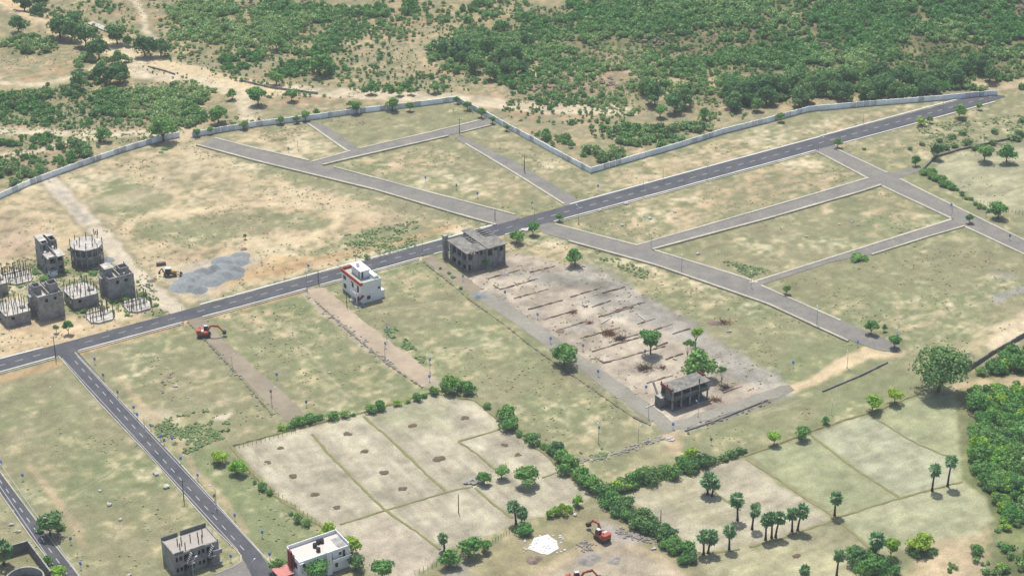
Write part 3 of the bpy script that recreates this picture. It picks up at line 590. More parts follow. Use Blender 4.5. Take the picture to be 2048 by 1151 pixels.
# far boundary walls in the scrub
def low_wall(pts, label, h=.8, w_=.35, m=None):
    q = [Vector((*P0(*p), 0)) for p in pts]; mb = MB()
    for a, b in zip(q[:-1], q[1:]):
        d = (b-a).normalized(); nn = Vector((-d.y, d.x, 0))*w_/2; k = max(1, int((b-a).length/2.2))
        for i in range(k):
            s = a+(b-a)*i/k-q[0]; e = a+(b-a)*((i+1)/k)-q[0]; hh = h*rnd.uniform(.8, 1.1)
            mb.box(s-nn-Vector((0, 0, .2)), e-s-d*.01, nn*2, (0, 0, hh+.2))
    return tag(mb.build('low_wall', m or concr, None, q[0]), label, 'wall')
low_wall([(296, 134), (330, 143), (350, 150)], 'short broken dark wall beside the wide dirt road at top left', .7)
low_wall([(485, 163), (540, 176), (600, 184), (636, 188)], 'long low concrete wall behind shrubs beside the upper dirt road', .9)
low_wall([(180, 47), (200, 55), (235, 70)], 'pale concrete culvert slab beside the dirt road top left', .5, 3.0, concr_l)
low_wall([(1645, 783), (1720, 752), (1775, 725)], 'low dark stone wall south of the sandy track near the great tree', .5, .4, darkc)
low_wall([(1925, 748), (1985, 708), (2050, 672)], 'dark boundary wall in front of the thicket at the right edge', 1.4, .3, darkc)
low_wall([(1370, 862), (1430, 842), (1480, 822), (1535, 800)], 'rough low stone edge south of the grey gravel lane', .4, .4, darkc)
low_wall([(1840, 345), (1870, 315), (1920, 300), (2050, 272)], 'low earthen field wall below the shrubs at upper right', .8, .5, darkc)
# ================================================================ FIELD BUNDS
def bund(pts, w_=.5, h=.18):
    q = np.array([P0(*p) for p in pts]); s = np.concatenate([[0], np.cumsum(np.linalg.norm(np.diff(q, axis=0), axis=1))])
    n = max(3, int(s[-1]/1.6)); t_ = np.linspace(0, s[-1], n); c = np.stack([np.interp(t_, s, q[:, 0]), np.interp(t_, s, q[:, 1])], -1)
    d = np.gradient(c, axis=0); d /= np.linalg.norm(d, axis=1)[:, None]; nn = np.stack([-d[:, 1], d[:, 0]], -1)
    c = c+nn*nr.normal(0, .10, (n, 1)); V = []; 
    for i in range(n):
        ww = w_*rnd.uniform(.75, 1.25); hh = h*rnd.uniform(.6, 1.3)
        for o, z in ((-ww, -.05), (-ww*.4, hh), (ww*.4, hh), (ww, -.05)): V.append((*(c[i]+nn[i]*o), z))
    F_ = []
    for i in range(n-1):
        for k in range(3): F_.append((4*i+k, 4*i+4+k, 4*i+5+k, 4*i+1+k)[::-1])
    mb = MB(); mb.add(V, F_); return struct(mb.build('field_bund', bundm))
for p in [[(625, 868), (660, 910), (700, 950), (768, 1018), (830, 1060), (880, 1098)], [(727, 832), (800, 895), (850, 945), (893, 983)], [(680, 1048), (770, 1020), (893, 983), (945, 972)], [(1000, 858), (918, 882)], [(918, 882), (960, 912), (990, 938)], [(950, 975), (985, 1005), (1025, 1035)], [(1085, 955), (1125, 940)],
          [(1492, 918), (1560, 960), (1600, 990), (1672, 1035), (1740, 1095)], [(1620, 868), (1700, 930), (1800, 995)], [(1745, 832), (1830, 885), (1893, 912)], [(1672, 1035), (1800, 995), (1925, 962)], [(1500, 1093), (1565, 1075), (1665, 1040)], [(1400, 925), (1430, 985), (1480, 1020)], [(1395, 1108), (1480, 1098)]]: bund(p)
for p in [[(462, 892), (600, 855), (720, 826), (860, 785), (950, 800), (1010, 850), (1080, 900), (1180, 985)], [(462, 893), (540, 985), (640, 1050), (690, 1075)], [(1230, 985), (1400, 935), (1500, 908), (1640, 855), (1760, 818), (1840, 785)]]: bund(p, .6, .3)
# dark drains beside lanes
for p in [[(376, 645), (420, 690), (480, 755), (545, 830)], [(628, 600), (700, 665), (770, 725), (845, 775)], [(848, 525), (905, 570), (940, 600)], [(940, 600), (1010, 650), (1060, 690), (1130, 740), (1260, 830), (1300, 850)]]:
    stuff(kerb('rough_edge_stones', p, .35, -.1, .16, rough_m, jit=.3, sp=.7))
# ================================================================ LEAFY THINGS
def crown_arrays(seed, n, lobes, size, flat=.8, rr=.55):
    """unit crown (radius about 1, bottom near z=0): leaf-cluster quads over lumpy lobes"""
    r = np.random.default_rng(seed); cs = []
    for i in range(lobes):
        a = r.uniform(0, 2*math.pi); q = math.sqrt(r.uniform(0, 1))*(1-rr*.75)*1.05
        cs.append((q*math.cos(a), q*math.sin(a), flat*(.45+r.uniform(-.1, .75)*(1-q*.6)), rr*r.uniform(.5, 1.2)))
    cs.append((0, 0, flat*.85, rr)); cs = np.array(cs)
    k = r.integers(0, len(cs), n); d = r.normal(size=(n, 3)); d[:, 2] = np.abs(d[:, 2])*1.0-.35*(r.random(n) < .45); d /= np.linalg.norm(d, axis=1)[:, None]
    p = cs[k, :3]+d*cs[k, 3:4]*np.array([1, 1, .85])*(r.uniform(.72, 1.08, (n, 1))+(r.random((n, 1)) < .2)*r.uniform(0, .34, (n, 1)))
    p[:, 2] = np.maximum(p[:, 2], .06)
    nn = d+r.normal(0, .42, (n, 3)); nn /= np.linalg.norm(nn, axis=1)[:, None]
    up = r.normal(size=(n, 3)); u = np.cross(nn, up); u /= np.linalg.norm(u, axis=1)[:, None]; v = np.cross(nn, u)
    s = size*r.uniform(.6, 1.3, (n, 1)); u = u*s; v = v*s*r.uniform(.6, 1, (n, 1))
    V = np.stack([p-u-v*.6, p+u*.8-v, p+u+v*.7, p-u*.7+v], 1).reshape(-1, 3)
    F_ = np.arange(4*n).reshape(-1, 4); return V, F_
def crown_mesh(name, m, *a, **k):
    V, F_ = crown_arrays(*a, **k); return np_mesh(name, V, F_, m)
TREE = {}
for kn, m in (('g', leaf_g), ('d', leaf_d), ('y', leaf_y)):
    TREE[kn] = [crown_mesh('crown', m, 100+i, 1900, 15, .078, 1.12, .48) for i in range(4)]
TREE['big'] = [crown_mesh('crown', leaf_d, 300, 9500, 30, .042, 1.1, .44)]
TREE['airy'] = [crown_mesh('crown', leaf_g, 320+i, 500, 7, .10, 1.3, .38) for i in range(2)]
BUSH = [crown_mesh('scrub_bush', leaf_s, 400+i, 420, 8, .13, .84, .52) for i in range(6)]
BUSHG = [crown_mesh('bush', leaf_g, 430+i, 900, 10, .095, .95, .52) for i in range(4)]
BUSHY = [crown_mesh('bush', leaf_y, 450+i, 800, 9, .10, .9, .5) for i in range(2)]
BUSHD = [crown_mesh('bush', leaf_d, 470+i, 900, 10, .095, .95, .52) for i in range(3)]
def trunk_mesh(seed, limbs=4):
    r = random.Random(seed); mb = MB(); mb.tube((0, 0, -.15), (r.uniform(-.03, .03), r.uniform(-.03, .03), .55), .075, .05, 6)
    for i in range(limbs):
        a = 2*math.pi*i/limbs+r.uniform(-.4, .4); mb.tube((0, 0, .45), (.42*math.cos(a), .42*math.sin(a), .95+r.uniform(-.1, .2)), .04, .018, 5)
    return mb.mesh('trunk', bark)
TRK = [trunk_mesh(i) for i in range(3)]
n_tree = 0
def mpp(px, py):
    x, y, z = P(px, py); f = y*CS+(CAMH-z)*SN; return f/FPX
def tree(px, py, wpx, kind, label, group=None, tall=1.0, stem=.28, cat='tree', name='tree'):
    """py = where the trunk meets the ground; wpx = crown width in pixels"""
    global n_tree
    n_tree += 1; x, y, z = P(px, py); r = wpx*mpp(px, py)/2
    root = thing(name, (x, y, z), label, cat, group, rnd.uniform(0, 6.28))
    h = r*stem*2
    kid(root, 'trunk', TRK[n_tree % 3], (0, 0, -.1), 0, (r*1.1, r*1.1, (h+r*.6)/.95))
    ms = TREE[kind]; kid(root, 'crown', ms[n_tree % len(ms)], (0, 0, h), rnd.uniform(0, 6.28), (r*1.04, r*1.04, r*tall))
    return root
def bush(px, py, wpx, ms, label, group, hs=1.0, cat='bush', name='bush'):
    x, y, z = P(px, py); r = wpx*mpp(px, py)/2; o = link(name, rnd.choice(ms), None, (x, y+r*.4, z-.05), rnd.uniform(0, 6.28), (r*rnd.uniform(.95, 1.15), r*rnd.uniform(.95, 1.15), r*hs*rnd.uniform(.85, 1.15)))
    return tag(o, label, cat, group)
# --- singled-out trees inside the estate (trunk foot, crown width)
for a in [
 (1033, 486, 31, 'g', 'round bushy green tree south of the crossroads, the left of two', None, .95, .12),
 (1066, 470, 25, 'g', 'small round green tree right beside the crossroads, the right of two', None, 1.1, .25),
 (1150, 531, 38, 'g', 'green tree on the bare corner between the site and the grey road', None, .95, .22),
 (1119, 443, 17, 'g', 'sapling on the main road kerb just past the crossroads', None, 1, .3),
 (1128, 731, 54, 'g', 'round bright green tree on the west edge of the gravel site', None, .95, .12),
 (1301, 708, 46, 'g', 'green tree with bare stem standing among the foundation rows', None, 1, .42),
 (1393, 757, 72, 'g', 'large dense green tree directly behind the unfinished site building', None, 1.0, .12),
 (1391, 694, 26, 'y', 'yellow-green slender tree behind the large tree on the site', None, 1.1, .9),
 (1742, 668, 28, 'g', 'green tree by the south end of the grey road, left of two', None, 1, .3),
 (1788, 695, 27, 'g', 'green tree beside the blue sign at the end of the grey road', None, 1, .25),
 (1768, 662, 11, 'g', 'tiny slim tree between the two trees at the grey road end', None, 1.5, .3),
 (1572, 588, 18, 'g', 'small green tree on the grass below the grey road junction', None, 1.1, .3),
 (1938, 446, 17, 'd', 'small dark tree at the far right road junction', None, 1.1, .3),
 (1876, 783, 104, 'big', 'huge spreading dark green tree above the paddy corner', None, 1.05, .12),
 (1744, 822, 38, 'y', 'yellow-green round tree on the paddy edge, left of two', None, .9, .3),
 (1789, 806, 34, 'y', 'yellow-green round tree on the paddy edge, right of two', None, .9, .3),
 (1603, 878, 34, 'g', 'bright green tree on the paddy boundary beside a pale yellow one', None, .9, .15),
 (1548, 890, 28, 'y', 'pale yellow-green tree on the paddy boundary', None, .8, .4),
 (1652, 848, 19, 'g', 'small green tree next to a lattice pole on the paddy boundary', None, .9, .2),
 (1056, 972, 50, 'g', 'lone round green tree inside the stubble paddies', None, 1, .12),
 (968, 967, 30, 'g', 'small green tree beside the stone heap in the paddies', None, 1, .12),
 (1003, 957, 31, 'g', 'small green tree right of the stone heap pair in the paddies', None, .9, .2),
 (899, 1130, 44, 'g', 'bright green tree at the foot of the lone palm, left of three', None, .95, .12),
 (938, 1112, 50, 'g', 'bright green tree in the middle of three by the lone palm', None, .95, .15),
 (970, 1103, 27, 'g', 'bright green small tree, right of three by the lone palm', None, .9, .25),
 (764, 1158, 48, 'g', 'green round tree at the bottom edge of the paddies', None, .95, .2),
 (660, 1078, 40, 'y', 'yellow-green tree behind the white flat-roofed building', None, .95, .2),
 (704, 1108, 40, 'y', 'yellow-green tree at the right rear of the white flat-roofed building', None, 1, .2),
 (712, 1138, 36, 'd', 'dark tree at the right end of the white flat-roofed building', None, 1.0, .15),
 (634, 1163, 50, 'g', 'green tree in front of the white flat-roofed building', None, 1.0, .2),
 (558, 1143, 36, 'g', 'dark green tree left of the white flat-roofed building', None, 1.0, .12),
 (440, 925, 36, 'y', 'yellow-green tree at the upper left paddy corner, upper of two', None, .8, .15),
 (476, 948, 37, 'y', 'yellow-green tree at the left paddy corner, lower of two', None, .9, .1),
 (101, 1070, 52, 'd', 'dark green tree beside the road lamp at lower left', None, 1.1, .15),
 (95, 1128, 24, 'g', 'small green tree by the round tank wall', None, .9, .2),
 (118, 1156, 36, 'y', 'light green tree at the bottom left beside the road', None, .8, .15),
 (327, 283, 54, 'g', 'large green tree overhanging the wall left of the gateway', None, .9, .2),
 (1968, 322, 36, 'g', 'round green tree at upper right, left of the pair', None, 1, .2),
 (2012, 324, 38, 'g', 'round green tree at upper right, right of the pair', None, 1, .2),
 (1871, 318, 26, 'd', 'greyish green tall tree above the field shrubs at upper right', None, 1.5, .2),
 (1831, 332, 18, 'g', 'small green tree beside the side road stub at upper right', None, 1.4, .15),
 (1996, 436, 38, 'g', 'green round tree on the field edge at far right', None, 1, .12),
 (1918, 236, 30, 'g', 'green tree over the main road at the far right end', None, 1, .2),
 (1842, 250, 22, 'y', 'light green bushy tree below the main road kerb at right', None, .9, .1),
 (1859, 246, 13, 'g', 'slim green tree below the main road kerb at right', None, 1.3, .2),
 (1958, 220, 14, 'g', 'small tree beside the far right end of the road', None, 1.1, .2),
 (1675, 295, 19, 'g', 'green sapling at the kerb where the grey road leaves the main road', None, 1, .3),
 (1712, 1128, 44, 'd', 'dark spreading tree in the clump at bottom right', None, .9, .2),
 (1743, 1150, 52, 'g', 'grey-green tree in the middle of the bottom right clump', None, .9, .2),
 (1781, 1112, 32, 'y', 'yellow-green upright tree in the bottom right clump', None, 1.5, .25),
 (1842, 1104, 52, 'y', 'bushy tree with yellow-green top south of the right paddies', None, .9, .1),
 (113, 665, 13, 'g', 'small bright sapling beside the road near the unfinished houses, left', None, 1.2, .5),
 (137, 668, 21, 'g', 'small bright tree beside the road near the unfinished houses, right', None, 1.2, .5),
 (972, 536, 17, 'g', 'green sapling growing against the unfinished twin house', None, 1.2, .2),
 (491, 478, 9, 'g', 'tiny round sapling alone on the sandy ground', None, 1, .5),
 (734, 517, 14, 'g', 'small weed-green bush tree behind the main road', None, .8, .1),
]:
    tree(a[0], a[1], a[2], a[3], a[4], a[5], a[6], a[7])
for px, py, wd, lb in [(1374, 722, 20, 'tall thin airy tree left of the yellow tree on the site'), (1443, 772, 18, 'thin airy tree right of the large tree on the site'), (1383, 716, 16, 'slender green tree directly behind the large site tree')]:
    tree(px, py, wd, 'airy', lb, None, 1.5, 1.3)
# trees along the compound wall
for px, py, wd in [(785, 222, 27), (820, 222, 17), (713, 227, 25), (700, 216, 14), (561, 249, 17), (593, 246, 14), (611, 242, 19), (633, 232, 15), (488, 259, 18), (420, 268, 14), (395, 273, 16), (914, 207, 14), (935, 220, 18), (963, 235, 19), (985, 247, 15), (1013, 262, 12), (1562, 244, 18)]:
    tree(px, py, wd, 'g', 'small green tree along the pale compound wall', 'small trees along the compound wall', 1.0, .3)
# --- hedge bushes
def hedge(lst, ms, label, group, hs=1.0):
    for px, py, wd in lst: bush(px, py, wd, ms, label, group, hs)
hedge([(563, 862, 18), (585, 856, 20), (600, 850, 28), (622, 846, 30), (665, 840, 24), (690, 836, 22), (707, 832, 9), (742, 825, 26), (762, 820, 26), (795, 812, 18), (815, 806, 14), (835, 802, 22), (848, 795, 14), (640, 840, 18), (575, 860, 14)], BUSHG+BUSHY[:1], 'green bush in hedgerow on top edge of the stubble paddies', 'hedgerow on the top edge of the paddies')
hedge([(868, 790, 21), (905, 788, 40), (937, 790, 32), (922, 780, 24), (890, 782, 22)], BUSHG, 'leafy bush at the top corner of the stubble paddies', 'bushes at the paddy top corner', 1.2)
hedge([(975, 818, 17), (1012, 846, 40), (1020, 860, 38), (1067, 890, 34), (1055, 882, 20), (1040, 872, 18), (1113, 912, 36), (1120, 925, 34), (1137, 935, 40), (1128, 950, 30), (1160, 962, 36), (1172, 975, 40), (1185, 985, 36), (1100, 905, 20), (1088, 898, 16)], BUSHG+BUSHD[:1], 'green bush on the right bank of the stubble paddies', 'bushes on the right bank of the paddies', 1.1)
hedge([(524, 982, 20), (540, 990, 14), (597, 1045, 20), (612, 1052, 20), (582, 1030, 10), (510, 968, 10)], BUSHG, 'green bush on lower left edge of the stubble paddies', 'bushes on the lower left paddy edge', 1.2)
hl = [(1215, 992, 40), (1240, 975, 26), (1262, 978, 26)]
for i in range(34):
    q = i/33; hl.append((1230+q*175+rnd.uniform(-6, 6), 985-q*52+rnd.uniform(-7, 7), rnd.uniform(20, 36)))
hl += [(1378, 925, 36), (1380, 940, 40), (1410, 935, 26)]
hedge(hl, BUSHG+BUSHD+BUSHY[:1], 'bush in the thick hedge north of the palm field', 'thick hedge north of the palm field', 1.1)
hedge([(1425, 928, 26), (1445, 922, 24), (1462, 915, 26), (1478, 910, 22), (1490, 906, 14)], BUSH, 'grey-green shrub at the right end of the hedge by the palm field', 'grey shrubs at the right hedge end')
hl = []
for i in range(38):
    q = i/45; hl.append((1218+q*205+rnd.uniform(-12, 12), 1005+q*150+rnd.uniform(-9, 9), rnd.uniform(24, 40)))
hedge(hl, BUSHG+BUSHD, 'bush in the thick diagonal hedge left of the palm field', 'thick diagonal hedge left of the palm field', 1.05)
hedge([(1100, 1036, 20), (1112, 1032, 22), (1127, 1030, 24), (1140, 1024, 16), (1156, 1014, 24)], BUSHY, 'yellow-green bush in the short row below the paddies', 'short yellow-green bush row below the paddies', 1.4)
hedge([(1050, 1070, 38), (1037, 1062, 20), (582, 1135, 15)], BUSHG, 'low green bush beside the lower field boundary', 'low green bushes on the lower boundary', .7)
hl = [(1848, 350, 18)]
for i in range(16):
    q = i/15; hl.append((1850+q*55+rnd.uniform(-4, 4), 345+q*36+rnd.uniform(-4, 4), rnd.uniform(12, 20)))
for i in range(8): hl.append((1915+i*9, 385+i*6+rnd.uniform(-3, 3), rnd.uniform(8, 14)))
hedge(hl, BUSHG, 'green bush in the hedge beside the upper right field', 'hedge beside the upper right field')
hedge([(90, 1055, 22), (120, 1060, 20), (80, 1065, 16)], BUSHG, 'green bush under the dark tree beside the lower left lamp', 'bushes under the lower left dark tree')
hedge([(1718, 520, 30), (1708, 524, 16), (1730, 522, 14)], BUSHG, 'spreading low shrub on the lower edge of the grey road', 'low shrub patch by the grey road', .5)
hedge([(330, 300, 16), (340, 297, 12), (322, 306, 10)], BUSHG, 'low green weed clump inside the wall near the gateway', 'weed clumps inside the gateway', .4)
hedge([(906, 556, 10), (898, 548, 9), (922, 578, 9), (880, 538, 8)], BUSHG, 'small weed bush on the left edge of the lane by the twin house', 'weeds along the lane by the twin house', .7)
hedge([(150, 600, 22), (182, 606, 18), (226, 606, 16), (250, 602, 22), (285, 592, 18), (296, 600, 14), (165, 625, 14), (222, 628, 14), (312, 612, 12), (255, 632, 12), (24, 565, 12), (40, 575, 10), (8, 590, 16), (90, 560, 20), (72, 548, 14), (185, 550, 18), (130, 545, 14), (140, 500, 10)], BUSHG, 'low weedy bush between the unfinished houses', 'weedy bushes between the unfinished houses', .55)
hedge([(1890, 300, 20), (1910, 296, 18), (1935, 292, 22), (1950, 300, 20), (1985, 290, 18), (2030, 282, 24), (1880, 285, 14), (1845, 292, 16), (1820, 300, 12), (2040, 275, 22), (1905, 278, 18), (1925, 270, 18), (1990, 268, 20), (2045, 245, 20)], BUSH, 'loose grey-green shrub in rough grass at upper right', 'shrubs in the rough grass at upper right', .9)
hedge([(1700, 1115, 26), (1716, 1140, 34), (1735, 1130, 30), (1760, 1140, 34), (1780, 1130, 26), (1725, 1158, 36), (1765, 1160, 36), (1790, 1150, 24), (1745, 1108, 24)], BUSHG+BUSHD, 'undergrowth bush in the tree clump at bottom right', 'undergrowth of the bottom right tree clump', 1.2)
hedge([(1822, 1108, 22), (1836, 1114, 26), (1856, 1112, 24), (1868, 1106, 18)], BUSHD, 'dark bush at the foot of the yellow-topped tree', 'bushes under the yellow-topped tree')
hedge([(1905, 1135, 16), (1728, 300, 10)], BUSH, 'small lone scrub bush on bare soil', 'lone scrub bushes', .8)
# --- scrubland scatter: (cx, cy, rx, ry, cover, size px)
pts = []
keep_in = LAYOUT
for e in E_:
    cx, cy, rx, ry, cov, sz = e
    poly = poly_w([(cx+rx*math.cos(q), cy+ry*math.sin(q)) for q in np.linspace(0, 2*math.pi, 20, endpoint=False)])
    A_ = .5*abs(np.sum(poly[:, 0]*np.roll(poly[:, 1], -1)-np.roll(poly[:, 0], -1)*poly[:, 1]))
    if cy < 0: A_ *= .5
    m0 = mpp(cx, max(cy, 0)); sz = sz*(.82 if cy < 240 else 1.0); r0 = sz*m0/2
    n = int(cov*A_/(math.pi*r0*r0)*(2.1 if cx > 1000 else 2.4))
    for i in range(n):
        q = rnd.uniform(0, 2*math.pi); s = rnd.random()**.45
        px = cx+rx*s*math.cos(q); py = cy+ry*s*math.sin(q)
        if e[1] < 0: pass
        pts.append((px, py, sz*(rnd.uniform(.5, 1.25) if rnd.random() < .8 else rnd.uniform(1.2, 1.75))))
PX_ = np.array(pts)
W3 = np.array([P(p[0], p[1]) for p in pts])
inl = inside(LAYOUT, W3[:, 0], W3[:, 1]-1.5)|(pdist(LAYOUT, W3[:, 0], W3[:, 1], True) < 2.6)
ROADS_ = [poly_w([(130, 60), (235, 100), (300, 122), (380, 140), (450, 165), (520, 180), (620, 184), (760, 192), (900, 198)]), poly_w([(-20, 262), (200, 268), (370, 262)]), poly_w([(400, 160), (470, 185), (500, 235)]), poly_w([(1920, 766), (2048, 758)]), poly_w([(255, -10), (285, 20), (290, 60), (315, 85)]), poly_w([(1950, 172), (2000, 176), (2070, 168)])]
near = np.zeros(len(pts), bool)
for rr_ in ROADS_: near |= pdist(rr_, W3[:, 0], W3[:, 1]) < 3.6
# clearings by low-frequency noise so the scrub breaks up
cl = fbm(W3[:, 0], W3[:, 1], 16, 3, 5); thin = (cl < np.where(PX_[:, 0] > 1050, np.where((PX_[:, 1] > 85) & (PX_[:, 1] < 172), .49, .37), .40)) & (PX_[:, 1] < 600)
near |= thin & (nr.random(len(pts)) < .45); PX_[thin, 2] *= .55
cl2 = fbm(W3[:, 0]+50, W3[:, 1], 8, 2, 7); near |= (cl2 < .34) & (PX_[:, 1] < 600) & (nr.random(len(pts)) < .7)
ok = ~inl & ~near
PX_ = PX_[ok]; W3 = W3[ok]
vis = (PX_[:, 1] > 2) & (PX_[:, 0] > 0) & (PX_[:, 0] < 2048)
order = np.argsort(-(PX_[:, 2]*vis))
big = set(order[:290].tolist())
REG = [(lambda x, y: y > 600, 'green thicket bush in the dense grove at the right edge', 'bushes of the dense grove at the right edge'),
       (lambda x, y: x < 420, 'green scrub bush on sandy ground left of the gateway track', 'scrub bushes outside the wall at upper left'),
       (lambda x, y: x < 1000, 'green scrub bush on open sandy ground north of the compound wall', 'scrub bushes north of the compound wall'),
       (lambda x, y: y > 225, 'green bush outside the sharp V corner of the compound wall', 'bushes outside the V corner of the wall'),
       (lambda x, y: True, 'green bush of the wooded slope at upper right', 'bushes on the wooded slope at upper right')]
BV = bpy.data.collections.new('scrub_bush_kinds')
for i in range(8):
    V, F_ = crown_arrays(600+i, 150, 7, .17, .85, .54)
    BV.objects.link(bpy.data.objects.new('scrub_kind', np_mesh('scrub_kind', V, F_, leaf_ss)))
pv_ = []; sc_ = []; ro_ = []; ti_ = []
for i in range(len(PX_)):
    px, py, sz = PX_[i]; x, y, z = W3[i]; r = sz*((y*CS+(CAMH-z)*SN)/FPX)/2
    if i in big:
        for f, lb, gp in REG:
            if f(px, py): break
        o = link('scrub_bush', (BUSHG+BUSHY+BUSHG[:2]+BUSHD[:1] if py > 600 else BUSH)[i % (9 if py > 600 else 6)], None, (x, y, z-.05), rnd.uniform(0, 6.28), (r, r, r*rnd.uniform(.8, 1.2)))
        tag(o, lb, 'bush', gp)
    else:
        pv_.append((x, y, z-.05)); sc_.append((r, r, r*rnd.uniform(.9, 1.6))); ro_.append((0, 0, rnd.uniform(0, 6.28)))
        ti_.append(np.clip(1.6*(vnoise(np.array([x/22]), np.array([y/22]), 4)[0]-.35)+rnd.uniform(-.45, .6), 0, 1))
n = len(pv_); me = bpy.data.meshes.new('scrub_cover'); me.vertices.add(n); me.vertices.foreach_set('co', np.array(pv_, np.float32).ravel())
a = me.attributes.new('scl', 'FLOAT_VECTOR', 'POINT'); a.data.foreach_set('vector', np.array(sc_, np.float32).ravel())
a = me.attributes.new('rot', 'FLOAT_VECTOR', 'POINT'); a.data.foreach_set('vector', np.array(ro_, np.float32).ravel())
a = me.attributes.new('tint', 'FLOAT', 'POINT'); a.data.foreach_set('value', np.array(ti_, np.float32))
a = me.attributes.new('pick', 'INT', 'POINT'); a.data.foreach_set('value', nr.integers(0, 8, n).astype(np.int32))
me.materials.append(leaf_ss)
scrub = stuff(tag(link('scrub_cover', me), 'mass of small green scrub and undergrowth covering the land beyond the wall', 'scrub'))
gn = bpy.data.node_groups.new('scrub_scatter', 'GeometryNodeTree'); gn.interface.new_socket('Geometry', in_out='INPUT', socket_type='NodeSocketGeometry'); gn.interface.new_socket('Geometry', in_out='OUTPUT', socket_type='NodeSocketGeometry')
gi = gn.nodes.new('NodeGroupInput'); go = gn.nodes.new('NodeGroupOutput'); ip = gn.nodes.new('GeometryNodeInstanceOnPoints'); ci = gn.nodes.new('GeometryNodeCollectionInfo')
ci.inputs['Collection'].default_value = BV; ci.inputs['Separate Children'].default_value = True; ci.inputs['Reset Children'].default_value = True
def named(nm, ty):
    q = gn.nodes.new('GeometryNodeInputNamedAttribute'); q.data_type = ty; q.inputs['Name'].default_value = nm; return q.outputs['Attribute']
gn.links.new(gi.outputs[0], ip.inputs['Points']); gn.links.new(ci.outputs[0], ip.inputs['Instance']); ip.inputs['Pick Instance'].default_value = True
gn.links.new(named('pick', 'INT'), ip.inputs['Instance Index']); gn.links.new(named('rot', 'FLOAT_VECTOR'), ip.inputs['Rotation']); gn.links.new(named('scl', 'FLOAT_VECTOR'), ip.inputs['Scale'])
gn.links.new(ip.outputs[0], go.inputs[0]); md = scrub.modifiers.new('scatter', 'NODES'); md.node_group = gn
at_ = [q for q in leaf_ss.node_tree.nodes if q.type == 'ATTRIBUTE'][0]; at_.attribute_type = 'INSTANCER'
print('scrub', len(PX_))
# larger trees beyond the wall, at upper left and in the shelter belt
for px, py, wd in [(38, 66, 30), (50, 25, 34), (78, 38, 26), (85, 20, 28), (120, 75, 40), (150, 58, 28), (145, 80, 36), (172, 92, 40), (198, 118, 36), (235, 88, 36), (258, 92, 18), (290, 112, 38), (322, 112, 30), (190, 70, 16), (236, 128, 24), (240, 165, 36), (200, 160, 28), (158, 165, 22), (160, 182, 30), (220, 168, 26)]:
    tree(px, py, wd*1.22, 'd', 'dark tree in loose row along the upper left dirt road', 'trees along the dirt road at upper left', 1.15, .1)
for px, py, wd in [(208, 284, 26), (516, 210, 32), (465, 200, 20), (553, 170, 26), (437, 245, 30), (584, 202, 22), (742, 188, 20), (800, 192, 16), (822, 190, 14), (868, 186, 18), (1410, 240, 22), (640, 150, 40), (553, 100, 26), (1320, 235, 22)]:
    tree(px, py, wd*1.22, 'g', 'isolated round green tree on sandy scrubland beyond the wall', 'isolated trees on the scrubland', 1.0, .18)
sb = []
for i in range(84):
    q = rnd.random(); sb.append((1440+q*540, 225-q*42+rnd.uniform(-42, 4), rnd.uniform(24, 40)))
for px, py, wd in [(1310, 210, 44), (1350, 225, 40), (1370, 215, 40), (1290, 190, 34), (1600, 215, 40)]+sb:
    x, y, z = P(px, py)
    if inside(LAYOUT, np.array([x]), np.array([y-2]))[0] or pdist(LAYOUT, np.array([x]), np.array([y]), True)[0] < 3: continue
    tree(px, py, wd, 'd', 'tall dark tree in the belt behind the right compound wall', 'tree belt behind the right compound wall', 1.2, .12)
for px, py, wd in [(885, 110, 26), (905, 120, 26), (925, 130, 28), (950, 145, 34), (1000, 130, 34), (1030, 120, 30), (975, 105, 30), (1010, 150, 30), (1045, 150, 28), (980, 160, 30), (1055, 95, 26)]:
    tree(px, py, wd, 'd', 'dark tree in the grove left of the wooded hill', 'grove left of the wooded hill', 1.15, .2)
# ================================================================ PALMS
def palm_crown(seed):
    r = random.Random(seed); mb = MB(); 
    for i in range(46):
        a = r.uniform(0, 6.28); el = r.uniform(-.9, 1.35); L_ = r.uniform(.75, 1.0)
        d = Vector((math.cos(a)*math.cos(el), math.sin(a)*math.cos(el), math.sin(el)))
        side = d.cross(Vector((0, 0, 1)));  side = side.normalized() if side.length > .01 else Vector((1, 0, 0))
        nn = side.cross(d).normalized(); c0 = d*.38*L_; pts_ = [c0]
        k = 7
        for j in range(k):
            t_ = (j/(k-1)-.5)*2.5; rr = .5*L_*(1.1 if j % 2 == 0 else .62)
            q = c0+d*math.cos(t_)*rr+side*math.sin(t_)*rr-nn*.16*abs(t_)-Vector((0, 0, .10*L_)); pts_.append(q)
        mb.add(pts_, [(0, j+1, j+2) for j in range(k-1)])
        mb.add([d*.05, side*.02+c0, c0-side*.02], [(0, 1, 2)])
    return mb.mesh('crown', leaf_p)
PC = [palm_crown(i) for i in range(4)]
def dead_skirt(seed):
    r = random.Random(seed); mb = MB()
    for i in range(14):
        a = r.uniform(0, 6.28); d = Vector((math.cos(a), math.sin(a), 0)); s = Vector((-d.y, d.x, 0))
        mb.add([d*.1, d*.42+s*.12-Vector((0, 0, .55)), d*.3-s*.14-Vector((0, 0, .7))], [(0, 1, 2)])
    return mb.mesh('dead_fronds', deadm)
DS = [dead_skirt(i) for i in range(2)]
